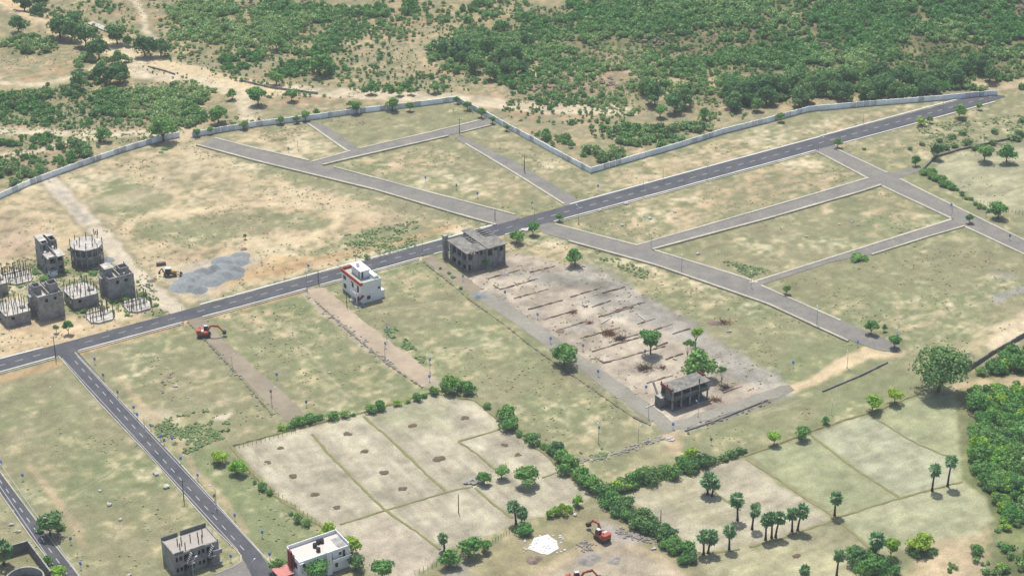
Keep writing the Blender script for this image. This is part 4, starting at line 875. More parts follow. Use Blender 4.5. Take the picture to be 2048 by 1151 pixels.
def palm(px, py, cx, cy, wpx, label, group='palms in the right-hand field'):
    x, y, z = P(px, py); m = mpp(px, py); h = (py-cy)*m/CS/1.02; r = wpx*m/2*1.4; dx = (cx-px)*m
    root = thing('palm_tree', (x, y, z), label, 'palm tree', group)
    mb = MB(); pr = None; n = 7
    for i in range(n):
        t_ = i/(n-1); q = Vector((dx*t_**1.6, .15*math.sin(3*t_), h*t_-.1)); rr = (.30-.14*t_)+(.12 if i == 0 else 0)
        if pr: mb.tube(pr[0], q, pr[1], rr, 7, False)
        pr = (q, rr)
    mb.build('trunk', bark_p, root)
    i = int(px+py)
    kid(root, 'crown', PC[i % 4], pr[0], rnd.uniform(0, 6.28), (r, r, r*1.12)); kid(root, 'dead_fronds', DS[i % 2], pr[0], rnd.uniform(0, 6.28), (r, r, r))
for i, a in enumerate([(1415, 988, 1416, 956, 34, 'big-crowned palm just below the thick hedge, left trunk of two'), (1424, 991, 1429, 964, 22, 'smaller palm leaning on the big-crowned palm below the hedge'), (1475, 1040, 1471, 994, 30, 'lone palm with a bent foot in the middle of the stubble'), (1504, 1058, 1508, 1016, 26, 'palm standing left of the clump of three in the stubble'),
 (1407, 1108, 1406, 1067, 28, 'left palm of the close pair near the diagonal hedge'), (1416, 1106, 1423, 1068, 28, 'right palm of the close pair near the diagonal hedge'), (1458, 1099, 1458, 1057, 27, 'straight lone palm right of the close pair near the diagonal hedge'),
 (1531, 1079, 1530, 1034, 26, 'left palm of the clump of three'), (1543, 1075, 1542, 1030, 26, 'middle palm of the clump of three'), (1551, 1074, 1558, 1030, 26, 'right palm of the clump of three'), (1584, 1062, 1582, 1022, 26, 'left palm of the pair beside the field corner'), (1595, 1061, 1602, 1017, 29, 'right, fuller palm of the pair beside the field corner'),
 (1669, 1031, 1669, 991, 27, 'lone palm where the field bunds cross'), (1673, 1153, 1675, 1104, 25, 'slender palm at the bottom edge left of the tree clump'), (1608, 1172, 1608, 1136, 24, 'palm half cut off by the bottom edge'), (1748, 1108, 1751, 1075, 34, 'palm rising out of the bottom right tree clump'),
 (1864, 981, 1866, 936, 27, 'left palm of the two by the right grove'), (1895, 972, 1898, 917, 26, 'right taller palm of the two by the right grove'), (1032, 1047, 1027, 1008, 26, 'left palm of the two at the lower paddy edge'), (1043, 1050, 1044, 1022, 26, 'right palm of the two at the lower paddy edge'), (889, 1100, 886, 1072, 22, 'lone palm above the three bright green trees'), (8, 1129, 9, 1094, 40, 'palm beside the walled yard at the bottom left corner')]):
    palm(*a)
for px, py in [(868, 104), (880, 100), (893, 103), (905, 99), (918, 104), (934, 101), (890, 112), (925, 112)]:
    palm(px, py, px+rnd.uniform(-2, 2), py-rnd.uniform(16, 22), 15, 'far palm in the cluster at top centre', 'far palm cluster at the top centre')
# ================================================================ BUILDINGS (local axes: x right along the road, y away, origin = near corner)
def wall_open(mb, p, d, L_, z0, z1, th, ops, inward):
    """wall from p along unit d, thickness th towards 'inward', with openings (s0,s1,za,zb)"""
    xs = sorted(set([0, L_]+[o[0] for o in ops]+[o[1] for o in ops]))
    for a, b in zip(xs[:-1], xs[1:]):
        mid = (a+b)/2; hs = sorted([(o[2], o[3]) for o in ops if o[0] <= mid <= o[1]]); z = z0
        for za, zb in hs+[(z1, z1)]:
            if za > z+.001: mb.box(Vector(p)+Vector(d)*a+Vector((0, 0, z)), Vector(d)*(b-a), Vector(inward)*th, (0, 0, za-z))
            z = max(z, zb)
X_ = Vector((1, 0, 0)); Y_ = Vector((0, 1, 0))
def shell(root, x0, x1, y0, y1, z0, z1, m, front=(), left=(), right=(), back=(), th=.2, name='wall'):
    """four separate walls"""
    for nm, p, d, L_, ops, inw in ((name, (x0, y0, 0), X_, x1-x0, front, Y_), (name, (x0, y0+th, 0), Y_, y1-y0-2*th, left, X_), (name, (x1, y0+th, 0), Y_, y1-y0-2*th, right, -X_), (name, (x0, y1, 0), X_, x1-x0, back, -Y_)):
        mb = MB(); wall_open(mb, p, d, L_, z0, z1, th, ops, inw); mb.build(nm, m, root)
def slab(root, x0, x1, y0, y1, z0, z1, m, name='floor_slab'): return MB().b(x0, x1, y0, y1, z0, z1).build(name, m, root)
def columns(root, pts_, z0, h, m, w_=.28, jit=.25, name='column'):
    ms = MB().b(-w_/2, w_/2, -w_/2, w_/2, 0, 1).mesh(name, m)
    for x, y in pts_: kid(root, name, ms, (x, y, z0), rnd.uniform(-.03, .03), (1, 1, h*(1+rnd.uniform(-jit, jit*.6))))
def dimpx(a, b): p = P0(*a); q = P0(*b); return math.hypot(p[0]-q[0], p[1]-q[1])
def bld(name, near, label, cat='unfinished house', group=None, rz=GA):
    x, y = P0(*near); return thing(name, (x, y, 0), label, cat, group, rz)
def window(root, x, y, z, w_, h, axis='x', m=None):
    mb = MB()
    if axis == 'x': mb.b(x, x+w_, y+.11, y+.13, z, z+h)
    else: mb.b(x+.11, x+.13, y, y+w_, z, z+h)
    o = mb.build('window', m or glassm, root)
    f = MB()
    if axis == 'x':
        for a, b, c, d in ((x, x+w_, z, z+.06), (x, x+w_, z+h-.06, z+h), (x, x+.06, z+.06, z+h-.06), (x+w_-.06, x+w_, z+.06, z+h-.06), (x+w_/2-.03, x+w_/2+.03, z+.06, z+h-.06)): f.b(a, b, y+.03, y+.10, c, d)
    else:
        for a, b, c, d in ((y, y+w_, z, z+.06), (y, y+w_, z+h-.06, z+h), (y, y+.06, z+.06, z+h-.06), (y+w_-.06, y+w_, z+.06, z+h-.06), (y+w_/2-.03, y+w_/2+.03, z+.06, z+h-.06)): f.b(x+.03, x+.10, a, b, c, d)
    f.build('frame', woodm, o)
def sunshade(root, x0, x1, z, m): MB().b(x0, x1, -.45, -.003, z, z+.1).build('sunshade', m, root)
def rubble(px, py, w_, h_, n, m, name, label, cat, s=(.15, .5), group=None):
    x, y, z = P(px, py); mb = MB()
    for i in range(n):
        q = rnd.uniform(0, 6.28); k = math.sqrt(rnd.random()); r = rnd.uniform(*s)
        mb.blob((w_*k*math.cos(q), h_*k*math.sin(q), r*.35), r, r*rnd.uniform(.6, 1), r*.6, rnd.randint(0, 9999), .25)
    return tag(mb.build(name, m, None, (x, y, z)), label, cat, group)
# -- house A : two storeys with rooms half built on the roof (upper left)
def ruin_house(near, Lx, Ly, Hh, label, style):
    r = bld('unfinished_house', near, label, group='grey unfinished houses at the left')
    f1 = Hh/2
    if style == 'porch':
        shell(r, 0, Lx, 1.6, Ly, 0, Hh, blockw, front=[(1.0, 2.0, .9, 2.1), (3.6, 4.8, .9, 2.1), (1.0, 2.0, f1+.8, f1+2.0), (3.6, 4.8, f1+.8, f1+2.0)], left=[(.6, 1.6, 0, 2.1), (3, 4, .9, 2.1), (.6, 1.6, f1, f1+2.1), (3.2, 4.2, f1+.8, f1+2)])
        slab(r, -.6, Lx*.45, -.3, 1.6, 0, .5, white_p, 'porch'); slab(r, -.3, Lx*.55, 0, 1.6, f1-.15, f1, concr, 'floor_slab')
        shell(r, 0, Lx*.5, .1, 1.6, .5, 1.5, white_p, name='balcony_wall'); shell(r, 0, Lx*.5, .1, 1.6, f1, f1+1.1, concr, name='balcony_wall')
        columns(r, [(.15, .2), (Lx*.5-.15, .2), (.15, 1.4)], .5, Hh-.5, concr, .3, 0)
        slab(r, -.3, Lx+.2, -.1, Ly+.2, Hh, Hh+.18, concr_l, 'roof_slab')
        zt = Hh+.18
        shell(r, .1, Lx*.42, Ly*.45, Ly, zt, zt+2.9, blockw, front=[(.4, 1.2, zt, zt+2.1)], left=[(1, 1.8, zt+.8, zt+1.9)], name='roof_room_wall')
        slab(r, 0, Lx*.45, Ly*.6, Ly+.1, zt+2.9, zt+3.05, concr_l, 'roof_room_slab')
        shell(r, Lx*.62, Lx, Ly*.55, Ly, zt, zt+2.8, blockw, front=[(.3, .9, zt+.2, zt+2.1), (1.3, 2.0, zt+.2, zt+2.1)], name='roof_room_wall')
        slab(r, Lx*.6, Lx+.1, Ly*.8, Ly+.1, zt+2.8, zt+2.95, concr_l, 'roof_room_slab')
        MB().b(Lx*.45, Lx*.49, 0.3, Ly*.98, zt, zt+1.1).build('parapet', concr, r)
        MB().b(Lx*.02, Lx*.55, -.06, .1, zt, zt+.35).build('parapet', concr, r)
        MB().b(Lx*.45, Lx*.62, Ly-.2, Ly, zt, zt+2.6).build('roof_room_wall', maroon, r)
    else:
        shell(r, 0, Lx, 0, Ly, 0, Hh, blockw, front=[(Lx*.28, Lx*.28+.9, Hh-2.3, Hh-1.2), (Lx*.62, Lx*.62+.9, Hh-2.1, Hh-1.2)], left=[(Ly*.3, Ly*.3+.9, .9, 2.2), (Ly*.6, Ly*.6+1, f1+.8, f1+2.2), (Ly*.15, Ly*.15+.8, f1+.9, f1+2)])
        slab(r, .2, Lx-.2, .2, Ly-.2, Hh-1.0, Hh-.85, concr_l, 'roof_slab'); slab(r, .2, Lx-.2, .2, Ly-.2, f1-.3, f1-.15, concr, 'floor_slab')
        MB().b(.005, Lx-.005, -.03, -.005, f1-.2, f1+.05).build('beam', concr, r); MB().b(.005, Lx-.005, -.05, -.005, Hh-.25, Hh-.02).build('beam', concr, r)
        zt = Hh-.85
        shell(r, .25, Lx*.32, Ly*.42, Ly*.78, zt, zt+2.6, blockw, name='roof_room_wall', left=[(.5, 1.3, zt+1, zt+2)])
        if style == 'cap': slab(r, .1, Lx*.40, Ly*.40, Ly*.92, zt+2.6, zt+2.75, concr_l, 'roof_room_slab')
        shell(r, Lx*.56, Lx*.92, Ly*.25, Ly*.62, zt, zt+(3.0 if style == 'tower' else 2.4), blockw, name='roof_room_wall', front=[] if style == 'tower' else [(.9, 1.5, zt+.5, zt+2.2)])
        MB().b(Lx*.44, Lx*.48, .25, Ly*.9, zt, zt+1.25).build('parapet', concr, r); MB().b(Lx*.54, Lx*.57, Ly*.62+.02, Ly*.95, zt, zt+1.1).build('parapet', concr, r)
        columns(r, [(.15, Ly*.3), (.15, Ly*.9), (Lx-.2, Ly*.9), (Lx*.5, Ly*.95)], Hh, 1.2, rebar, .22)
        MB().b(-1.0, -.02, Ly*.55, Ly*.8, 0, Hh*.8).build('stair_wall', blockw, r)
    # scaffold-like staircase rails at left
    for k in range(3): MB().bar((-.5, Ly*.5-.4*k, Hh-1.2-k*1.2), (-.1, Ly*.5-1.5-.4*k, Hh-.2-k*1.2), .12, .12).build('stair_rail', concr_l, r)
    return r
ruin_house((101, 553), dimpx((101, 553), (133, 544)), 11.5, 5.9, 'grey two-storey unfinished house with white porch and roof rooms, upper left', 'porch')
ruin_house((81, 643), dimpx((81, 643), (132, 631)), 8.0, 8.0, 'grey blank-walled tower-like unfinished house nearest the left road', 'tower')
ruin_house((222, 601), dimpx((222, 601), (271, 588)), 7.6, 7.2, 'grey blank-walled unfinished house beside the dirt track, capped stair room', 'cap')
# -- octagonal frame house
r = bld('unfinished_house', (171, 540), 'round-fronted unfinished house frame with pale upper slab and open bays', group='grey unfinished houses at the left')
def octo(cx, cy, a, b, n=8, ph=.39): return [(cx+a*math.cos(ph+2*math.pi*i/n), cy+b*math.sin(ph+2*math.pi*i/n)) for i in range(n)]
oc = octo(2.8, 5.0, 5.0, 5.2)
for z, m, nm, g in ((3.1, concr, 'floor_slab', 1.0), (6.4, concr_l, 'roof_slab', 1.03), (0, darkc, 'plinth', 1.0)):
    MB().prism([((x-2.8)*g+2.8, (y-5)*g+5) for x, y in oc], z-(.0 if z == 0 else .2), z+(.5 if z == 0 else 0)).build(nm, m, r)
columns(r, [((x-2.8)*.95+2.8, (y-5)*.95+5) for x, y in oc]+[((x-2.8)*.95+2.8, (y-5)*.95+5) for x, y in [((oc[i][0]+oc[(i+1) % 8][0])/2, (oc[i][1]+oc[(i+1) % 8][1])/2) for i in range(8)]], .5, 5.7, concr, .35, 0)
MB().prism([((x-2.8)*.72+2.8, (y-5)*.72+5) for x, y in oc], .5, 6.15).build('inner_wall', blockw, r)
for i in range(8):
    a = Vector((*oc[i], 3.1)); b = Vector((*oc[(i+1) % 8], 3.1))
    MB().bar(a*.97+Vector((.08, .15, .45)), b*.97+Vector((.08, .15, .45)), .12, .7).build('railing_wall', concr, r)
columns(r, [((x-2.8)*s+2.8, (y-5)*s+5) for x, y in oc for s in (.97, .55)]+[(7.2, 9), (7.8, 9.4), (8.2, 8.8), (7.5, 10.2)], 6.4, 1.7, rebar, .2)
# -- slab houses with starter columns on the roof
def slab_house(near, Lx, Ly, Hh, label, m_top):
    r = bld('unfinished_house', near, label, group='grey unfinished houses at the left')
    shell(r, 0, Lx, 0, Ly, 0, Hh, blockw, front=[(Lx*.18, Lx*.32, Hh-1.6, Hh-.7)], left=[(Ly*.2, Ly*.35, Hh-1.8, Hh-.7), (Ly*.6, Ly*.75, Hh-1.8, Hh-.7)])
    MB().prism([(-.4, .4), (.6, -.25), (Lx+.1, -.25), (Lx+.35, .8), (Lx+.35, Ly*.7), (Lx*.85, Ly+.3), (.5, Ly+.3), (-.5, Ly*.75)], Hh, Hh+.16).build('roof_slab', m_top, r)
    MB().b(Lx*.72, Lx-.5, Ly*.25, Ly*.4, Hh+.16, Hh+.5).build('stair_opening', darkc, r)
    nx = 5; columns(r, [(.3+(Lx-.6)*i/(nx-1)+rnd.uniform(-.3, .3), .3+(Ly-.6)*j/3+rnd.uniform(-.3, .3)) for i in range(nx) for j in range(4)], Hh+.16, 2.7, rebar, .2)
    MB().bar((-.8, 1.0, Hh-1.5), (.3, 1.6, Hh+.5), .4, .12).build('stair_flight', concr, r)
    return r
slab_house((17, 655), dimpx((17, 655), (64, 645)), 8.5, 3.7, 'grey single-storey unfinished house with starter columns at the left edge', concr_l)
slab_house((150, 620), dimpx((150, 620), (196, 605)), 8.5, 3.6, 'grey single-storey unfinished house with bright slab between the two blank-walled houses', concr_l)
slab_house((-24, 598), 6.5, 8, 3.8, 'grey unfinished house cut off by the left edge of the photo', concr_l)
# -- foundation plinths with bare columns
def plinth(ctr, Lx, Ly, label):
    x, y = P0(*ctr); r = thing('house_foundation', (x, y, 0), label, 'foundation', 'house foundations with standing columns', GA)
    MB().prism([(-Lx/2, -Ly*.3), (-Lx*.25, -Ly/2), (Lx*.3, -Ly/2), (Lx/2, -Ly*.25), (Lx/2, Ly*.3), (Lx*.2, Ly/2), (-Lx*.3, Ly/2), (-Lx/2, Ly*.25)], -.1, .55).build('plinth_slab', concr_l, r)
    for i in range(3): MB().b(-Lx*.42, Lx*.42, -Ly*.36+i*Ly*.34, -Ly*.36+i*Ly*.34+.25, .55, .62+.1*i).build('tie_beam', concr, r)
    columns(r, [(-Lx*.45+Lx*.9*i/4+rnd.uniform(-.25, .25), -Ly*.42+Ly*.84*j/4+rnd.uniform(-.25, .25)) for i in range(5) for j in range(5) if rnd.random() < .85], .5, 3.4, rebar, .22, .3)
    return r
plinth((36, 556), 8, 9.5, 'pale house foundation with forest of columns beside the left photo edge')
plinth((200, 634), 7.6, 8, 'pale house foundation with columns nearest the road')
plinth((275, 612), 7.6, 8.5, 'pale house foundation with columns beside the dirt track corner')
# -- twin house near the crossroads
LXt = dimpx((937, 545), (1011, 526)); r = bld('unfinished_house', (937, 546), 'large grey unfinished twin house near the crossroads with broken flat roofs', 'unfinished house'); Ht = 6.6; LYt = 11; gp = LXt*.47
for (a, b, y0, y1) in ((0, gp, .6, LYt), (gp+.5, LXt, 0, LYt+3)):
    w_ = b-a
    shell(r, a, b, y0, y1, 0, 3.1, blockw, front=[(w_*.04, w_*.2, .3, 2.4)] if a == 0 else [], left=[(i*3+.6, i*3+2.4, .4, 2.6) for i in range(4)])
    shell(r, a, b, y0, y1, 3.3, Ht-.2, blockw, front=[(w_*.05, w_*.30, 3.9, Ht-.5), (w_*.38, w_*.62, 5.3, Ht-.4), (w_*.7, w_*.92, 4.6, Ht-.4)], left=[(i*3+.4, i*3+2.6, 3.6, Ht-.4) for i in range(4)])
    slab(r, a-.1, b+.1 if b < gp+1 else b, y0-.1, y1, 3.1, 3.3, concr)
    columns(r, [(a+.0+w_*i/3, y0-.12) for i in range(4)]+[(a-.12, y0+2.9*i) for i in range(5)], 0, Ht, concr, .34, 0)
slab(r, -.8, gp+.2, -.2, LYt*.45, Ht, Ht+.2, roofc, 'roof_slab'); slab(r, -.8, gp*.75, LYt*.45, LYt+.5, Ht, Ht+.2, roofc, 'roof_slab')
slab(r, gp+.45, LXt+.6, -.7, LYt*.62, Ht+.1, Ht+.3, roofc, 'roof_slab'); slab(r, gp+.45, LXt*.78, LYt*.62, LYt+4, Ht+.1, Ht+.3, roofc, 'roof_slab')
for i in range(4): MB().b(gp*.8, gp+.3, LYt*(.52+.12*i), LYt*(.52+.12*i)+.25, Ht-.1, Ht+.15).build('beam', concr, r)
for i in range(4): MB().b(LXt*.78, LXt+1.2, LYt*(.7+.13*i), LYt*(.7+.13*i)+.25, Ht, Ht+.25).build('beam', concr, r)
slab(r, -.9, -.1, -.4, 12, 2.95, 3.1, concr, 'sunshade')
MB().b(-1.2, .3, 12.4, 13.6, 0, Ht+1.2).build('stair_wall', concr, r)
# -- unfinished building in the gravel site
LXs = dimpx((1344, 826), (1420, 805)); r = bld('unfinished_building', (1344, 822), 'grey open-frame unfinished building in the gravel site below the large tree', 'unfinished building'); Hs = 5.8; LYs = 5.2
shell(r, 0, LXs, 2.6, LYs, 0, 3.0, mossy, front=[(LXs*.08, LXs*.23, .2, 2.6), (LXs*.30, LXs*.42, .2, 2.4), (LXs*.53, LXs*.70, .2, 2.6), (LXs*.77, LXs*.94, .2, 2.6)], left=[(.5, 2, .5, 2.3)])
shell(r, 0, LXs, 1.2, LYs, 3.2, Hs, mossy, front=[(LXs*.06, LXs*.2, 3.9, 5.6), (LXs*.30, LXs*.42, 3.4, 5.6), (LXs*.56, LXs*.68, 4.0, 5.6), (LXs*.78, LXs*.97, 3.4, 5.6)], left=[(2, 4, 3.6, 5.6)])
slab(r, -.2, LXs+.2, -.2, LYs, 3.0, 3.2, mossy); slab(r, -.3, LXs+.3, -.4, LYs+.2, Hs, Hs+.2, roofc, 'roof_slab')
shell(r, 0, LXs, 0, 1.18, 3.2, 4.2, mossy, name='balcony_wall'); slab(r, -.3, LXs+.3, -.3, LYs+.3, -.1, .35, mossy, 'plinth')
columns(r, [(.15+(LXs-.3)*i/4, .12) for i in range(5)], .35, Hs-.35, concr, .34, 0)
MB().b(-2.0, -.3, 2.6, 2.85, 0, 2.8).build('wall', mossy, r); MB().b(-2.0, -1.8, 2.86, 5.2, 0, 3.2).build('wall', mossy, r)
slab(r, -1.79, -.25, 2.9, 5.2, 2.95, 3.1, concr_l, 'porch_slab')
MB().b(-.3, -.05, .2, LYs, Hs+.2, Hs+.8).build('parapet', maroon, r); MB().b(LXs+.02, LXs+.25, 2.6, LYs, Hs+.2, Hs+.8).build('parapet', maroon, r)
columns(r, [(.2, .2), (LXs*.75, .2), (-.15, LYs-.2), (.4, 3.0)], Hs+.2, 1.1, rebar, .26)
MB().bar((.5, LYs+1.2, .3), (-.6, LYs+3, 5.5), .8, .2).build('stair_flight', concr_l, r)
# -- grey house bottom left
LXg = dimpx((352, 1151), (446, 1128)); r = bld('unfinished_house', (351, 1152), 'grey two-storey unfinished block beside the left branch road', 'unfinished house'); Hg = 5.9; LYg = 7.2
w2 = []
for fz in (.9, 3.8):
    for s in (.05, .12, .27, .5, .58, .60): w2.append((LXg*s, LXg*s+.62, fz, fz+1.15))
w2 = [(LXg*s, LXg*s+u, fz, fz+1.2) for fz in (.9, 3.9) for s, u in ((.04, .6), (.12, .75), (.40, .5), (.535, .6), (.62, .75))]
shell(r, 0, LXg, 0, LYg, 0, Hg, blockw, front=w2+[(LXg*.20, LXg*.36, 0, 2.4), (LXg*.22, LXg*.34, 3.3, 5.2), (LXg*.72, LXg*.80, 0, 2.3), (LXg*.72, LXg*.84, 3.3, 5.2)])
slab(r, .2, LXg-.2, .2, LYg-.2, 2.9, 3.1, concr); slab(r, .21, LXg-.21, .21, LYg-.21, Hg-.1, Hg+.1, mat('pale_roof_screed', C(196, 188, 176), .9, .7, .12), 'roof_slab')
MB().b(LXg*.84, LXg+.4, -.9, -.02, 2.9, 4.1).build('balcony_wall', concr, r); MB().b(LXg*.80, LXg+.3, -.8, -.02, 0, .5).build('porch', blue_p if False else concr, r)
MB().b(0, LXg*.36, LYg-.25, LYg, Hg, Hg+1.1).build('parapet', darkc, r); MB().b(LXg*.42, LXg, LYg-.25, LYg, Hg, Hg+1.2).build('parapet', darkc, r)
MB().b(0, .25, .2, LYg-.26, Hg, Hg+.35).build('parapet', concr, r); MB().b(.26, LXg*.22, -.05, .18, Hg, Hg+.55).build('parapet', darkc, r)
MB().b(LXg-.25, LXg, .2, LYg-.26, Hg, Hg+.4).build('parapet', concr, r); MB().b(LXg*.36, LXg*.7, -.03, .18, Hg, Hg+.3).build('parapet', concr, r)
for s in (.24, .72):
    for k in range(2):
        for i in range(6): MB().b(LXg*s+i*.25, LXg*s+i*.25+.25, -1.3, -.05, .3+3.0*k+i*.42, .55+3.0*k+i*.42).build('stair_step', concr, r)
    slab(r, LXg*s, LXg*s+1.9, -1.4, -.03, 2.95, 3.1, concr_l, 'landing')
columns(r, [(LXg*.2, 1.5), (LXg*.30, 1.0), (LXg*.30, 3.2), (LXg*.5, 3.2), (LXg*.62, 1.6), (LXg*.7, 1.6), (LXg*.70, 4.2), (LXg*.8, 4.0), (LXg*.22, 3.4)], Hg+.1, 1.9, rebar, .2, .4)
# -- white two-storey villa with orange parapet
LXv = dimpx((723, 608), (764, 597)); LYv = dimpx((723, 608), (691, 575)); r = bld('white_house', (723, 608), 'white two-storey house with orange parapet band beside the dirt lane', 'house'); Hv = 6.2
shell(r, 0, LXv, 0, LYv, 0, Hv, white_p, front=[(LXv*.28, LXv*.28+1.2, 1.0, 2.3), (LXv*.82, LXv*.82+.8, 3.6, 4.4)], left=[(LYv*.08, LYv*.2, 0, 2.3), (LYv*.08, LYv*.2, 3.1, 5.4), (LYv*.36, LYv*.5, 1, 2.4), (LYv*.36, LYv*.5, 3.4, 5.2), (LYv*.75, LYv*.9, 1, 2.5), (LYv*.75, LYv*.9, 3.9, 5.2)])
window(r, LXv*.28, 0, 1.0, 1.2, 1.3); window(r, LXv*.82, 0, 3.6, .8, .8)
for s, z, h in ((.36, 1, 1.4), (.36, 3.4, 1.8), (.75, 1, 1.5), (.75, 3.9, 1.3)): window(r, 0, LYv*s+.2, z, LYv*.14, h, 'y')
for z in (0, 3.1): MB().b(.08, .14, LYv*.08+.2, LYv*.2+.2, z, z+2.3).build('door', maroon, r)
sunshade(r, LXv*.24, LXv*.5, 2.45, white_p); sunshade(r, LXv*.79, LXv*.97, 4.55, white_p)
slab(r, .2, LXv-.2, .2, LYv-.2, Hv-.2, Hv, mat('grey_green_roof', C(196, 204, 190), .9, .8, .08), 'roof_slab'); slab(r, .2, LXv-.2, .2, LYv-.2, 2.9, 3.1, white_p)
MB().b(-.25, -.003, .3, LYv, Hv-.15, Hv+.85).build('parapet', orange_p, r); MB().b(-.25, LXv*.08, -.12, .0, Hv-.15, Hv+.85).build('parapet', orange_p, r)
MB().b(-.2, LXv*.5, LYv-.12, LYv+.05, Hv, Hv+.85).build('parapet', orange_p, r)
MB().b(LXv*.08+.01, LXv, -.004, .16, Hv, Hv+.75).build('parapet', white_p, r); MB().b(LXv-.16, LXv, .17, LYv-.14, Hv, Hv+.75).build('parapet', white_p, r); MB().b(LXv*.5+.01, LXv-.2, LYv-.14, LYv, Hv, Hv+.75).build('parapet', white_p, r)
shell(r, LXv*.30, LXv*.75, LYv*.32, LYv*.78, Hv, Hv+2.5, white_p, front=[(.3, 1.0, Hv, Hv+2)], left=[(.4, 1.2, Hv+.1, Hv+2.0)], name='stair_room_wall')
slab(r, LXv*.26, LXv*.78, LYv*.28, LYv*.82, Hv+2.5, Hv+2.65, white_p, 'stair_room_roof'); MB().tube((LXv*.45, LYv*.6, Hv+2.65), (LXv*.45, LYv*.6, Hv+3.9), .55, .55, 12).build('water_tank', white_p, r)
MB().b(LXv*.78, LXv-.2, LYv*.15, LYv*.5, Hv, Hv+.9).build('parapet', white_p, r)
slab(r, -2.0, -.02, -.3, LYv*.35, -.1, .45, concr, 'porch'); slab(r, -1.6, -.02, 0, LYv*.3, 2.85, 3.05, white_p, 'balcony_slab')
columns(r, [(-1.45, .15), (-1.45, LYv*.27)], .45, 2.4, white_p, .22, 0); columns(r, [(-1.45, .15), (-1.45, LYv*.27)], 3.05, 3.0, white_p, .18, 0)
MB().b(-1.6, -1.5, .0, LYv*.3, 3.05, 3.9).build('balcony_rail', white_p, r); MB().b(-1.49, -.02, .0, .1, 3.05, 3.9).build('balcony_rail', white_p, r)
MB().bar((-.9, -.6, 2.0), (.5, -.6, 3.0), .9, .12).build('porch_awning', maroon, r); slab(r, LXv+.02, LXv+1.2, .3, 2.2, 0, 2.6, white_p, 'annexe')
slab(r, -2.6, LXv*.1, -1.6, -.32, -.1, .2, concr, 'step')
# -- white flat-roofed building at the bottom
LXw = dimpx((601, 1167), (705, 1137)); r = bld('white_building', (601, 1166), 'white flat-roofed building with black water tanks at the bottom edge', 'building'); Hw = 6.0; LYw = 6.6
shell(r, 0, LXw, 0, LYw, 0, Hw, white_p, front=[(LXw*s, LXw*s+u, z, z+h) for s, u, z, h in ((.06, .8, 4.2, .9), (.3, .9, 4.0, 1.2), (.62, .5, 3.3, 2.1), (.70, .8, 1.1, 1.2), (.78, .8, 4.2, .8), (.86, .7, 3.1, 2.2), (.58, .9, 0, 2.1), (.2, .9, 1.1, 1.2))], left=[(1.0, 3.4, 3.2, 4.9), (4.6, 5.8, 0, 2.4)])
for s, u, z, h in ((.06, .8, 4.2, .9), (.3, .9, 4.0, 1.2), (.62, .5, 3.3, 2.1), (.70, .8, 1.1, 1.2), (.78, .8, 4.2, .8), (.2, .9, 1.1, 1.2)): window(r, LXw*s, 0, z, u, h)
window(r, 0, 1.2, 3.2, 2.4, 1.7, 'y'); MB().b(LXw*.86, LXw*.86+.7, .06, .12, 3.1, 5.3).build('door', woodm, r); MB().b(LXw*.58, LXw*.58+.9, .06, .12, 0, 2.1).build('door', metal_d, r)
slab(r, .2, LXw-.2, .2, LYw-.2, Hw-.35, Hw-.15, pink_p, 'roof_slab'); slab(r, .2, LXw-.2, .2, LYw-.2, 2.9, 3.05, white_p)
MB().b(LXw*.80, LXw-.22, .22, LYw*.7, Hw-.149, Hw-.10).build('roof_patch', concr, r)
MB().b(0, LXw, LYw-.18, LYw, Hw, Hw+.75).build('parapet', white_p, r); MB().b(LXw-.18, LXw, 0, LYw-.181, Hw, Hw+.65).build('parapet', white_p, r); MB().b(0, .18, LYw*.4, LYw-.181, Hw, Hw+.6).build('parapet', white_p, r)
MB().b(LXw*.52, LXw*.62, -.7, -.002, 0, Hw+.5).build('stair_tower', white_p, r); MB().b(LXw*.63, LXw, -.8, -.003, 2.95, 3.05).build('balcony_slab', white_p, r); MB().b(LXw*.63, LXw, -.85, -.75, 3.05, 3.9).build('balcony_rail', white_p, r)
MB().b(-.5, -.003, LYw*.55, LYw*.78, 0, Hw+.9).build('pillar', maroon, r); MB().b(-.3, -.004, LYw*.38, LYw*.46, 2.8, Hw+.3).build('pillar', maroon, r)
MB().b(0, 1.0, -.35, -.003, Hw-.6, Hw-.4).build('sunshade', white_p, r); slab(r, -4.5, -.6, 1.5, 6.0, 2.2, 2.35, redtile, 'awning_roof'); columns(r, [(-4.3, 1.7), (-4.3, 5.8), (-.9, 1.7)], 0, 2.2, metal_g, .12, 0)
x0, y0 = r.location.x, r.location.y; Rm = Matrix.Rotation(GA, 3, 'Z')
tk = MB().tube((0, 0, 0), (0, 0, .95), .55, .52, 14).tube((0, 0, .95), (0, 0, 1.12), .52, .22, 14).tube((0, 0, 1.12), (0, 0, 1.2), .2, .18, 10).mesh('water_tank', blackp)
for i, (lx, ly, lb) in enumerate([(LXw*.46, LYw*.58, 'left rear'), (LXw*.45, LYw*.28, 'front'), (LXw*.56, LYw*.72, 'right rear of the'), (LXw*.63, LYw*.70, 'far right')]):
    p = Vector((x0, y0, 0))+Rm@Vector((lx, ly, Hw-.15))
    tag(link('water_tank', tk, None, p), 'black plastic water tank on the white roof, the %s of four' % lb.replace(' of the', ''), 'water tank', 'black tanks on the white roof')
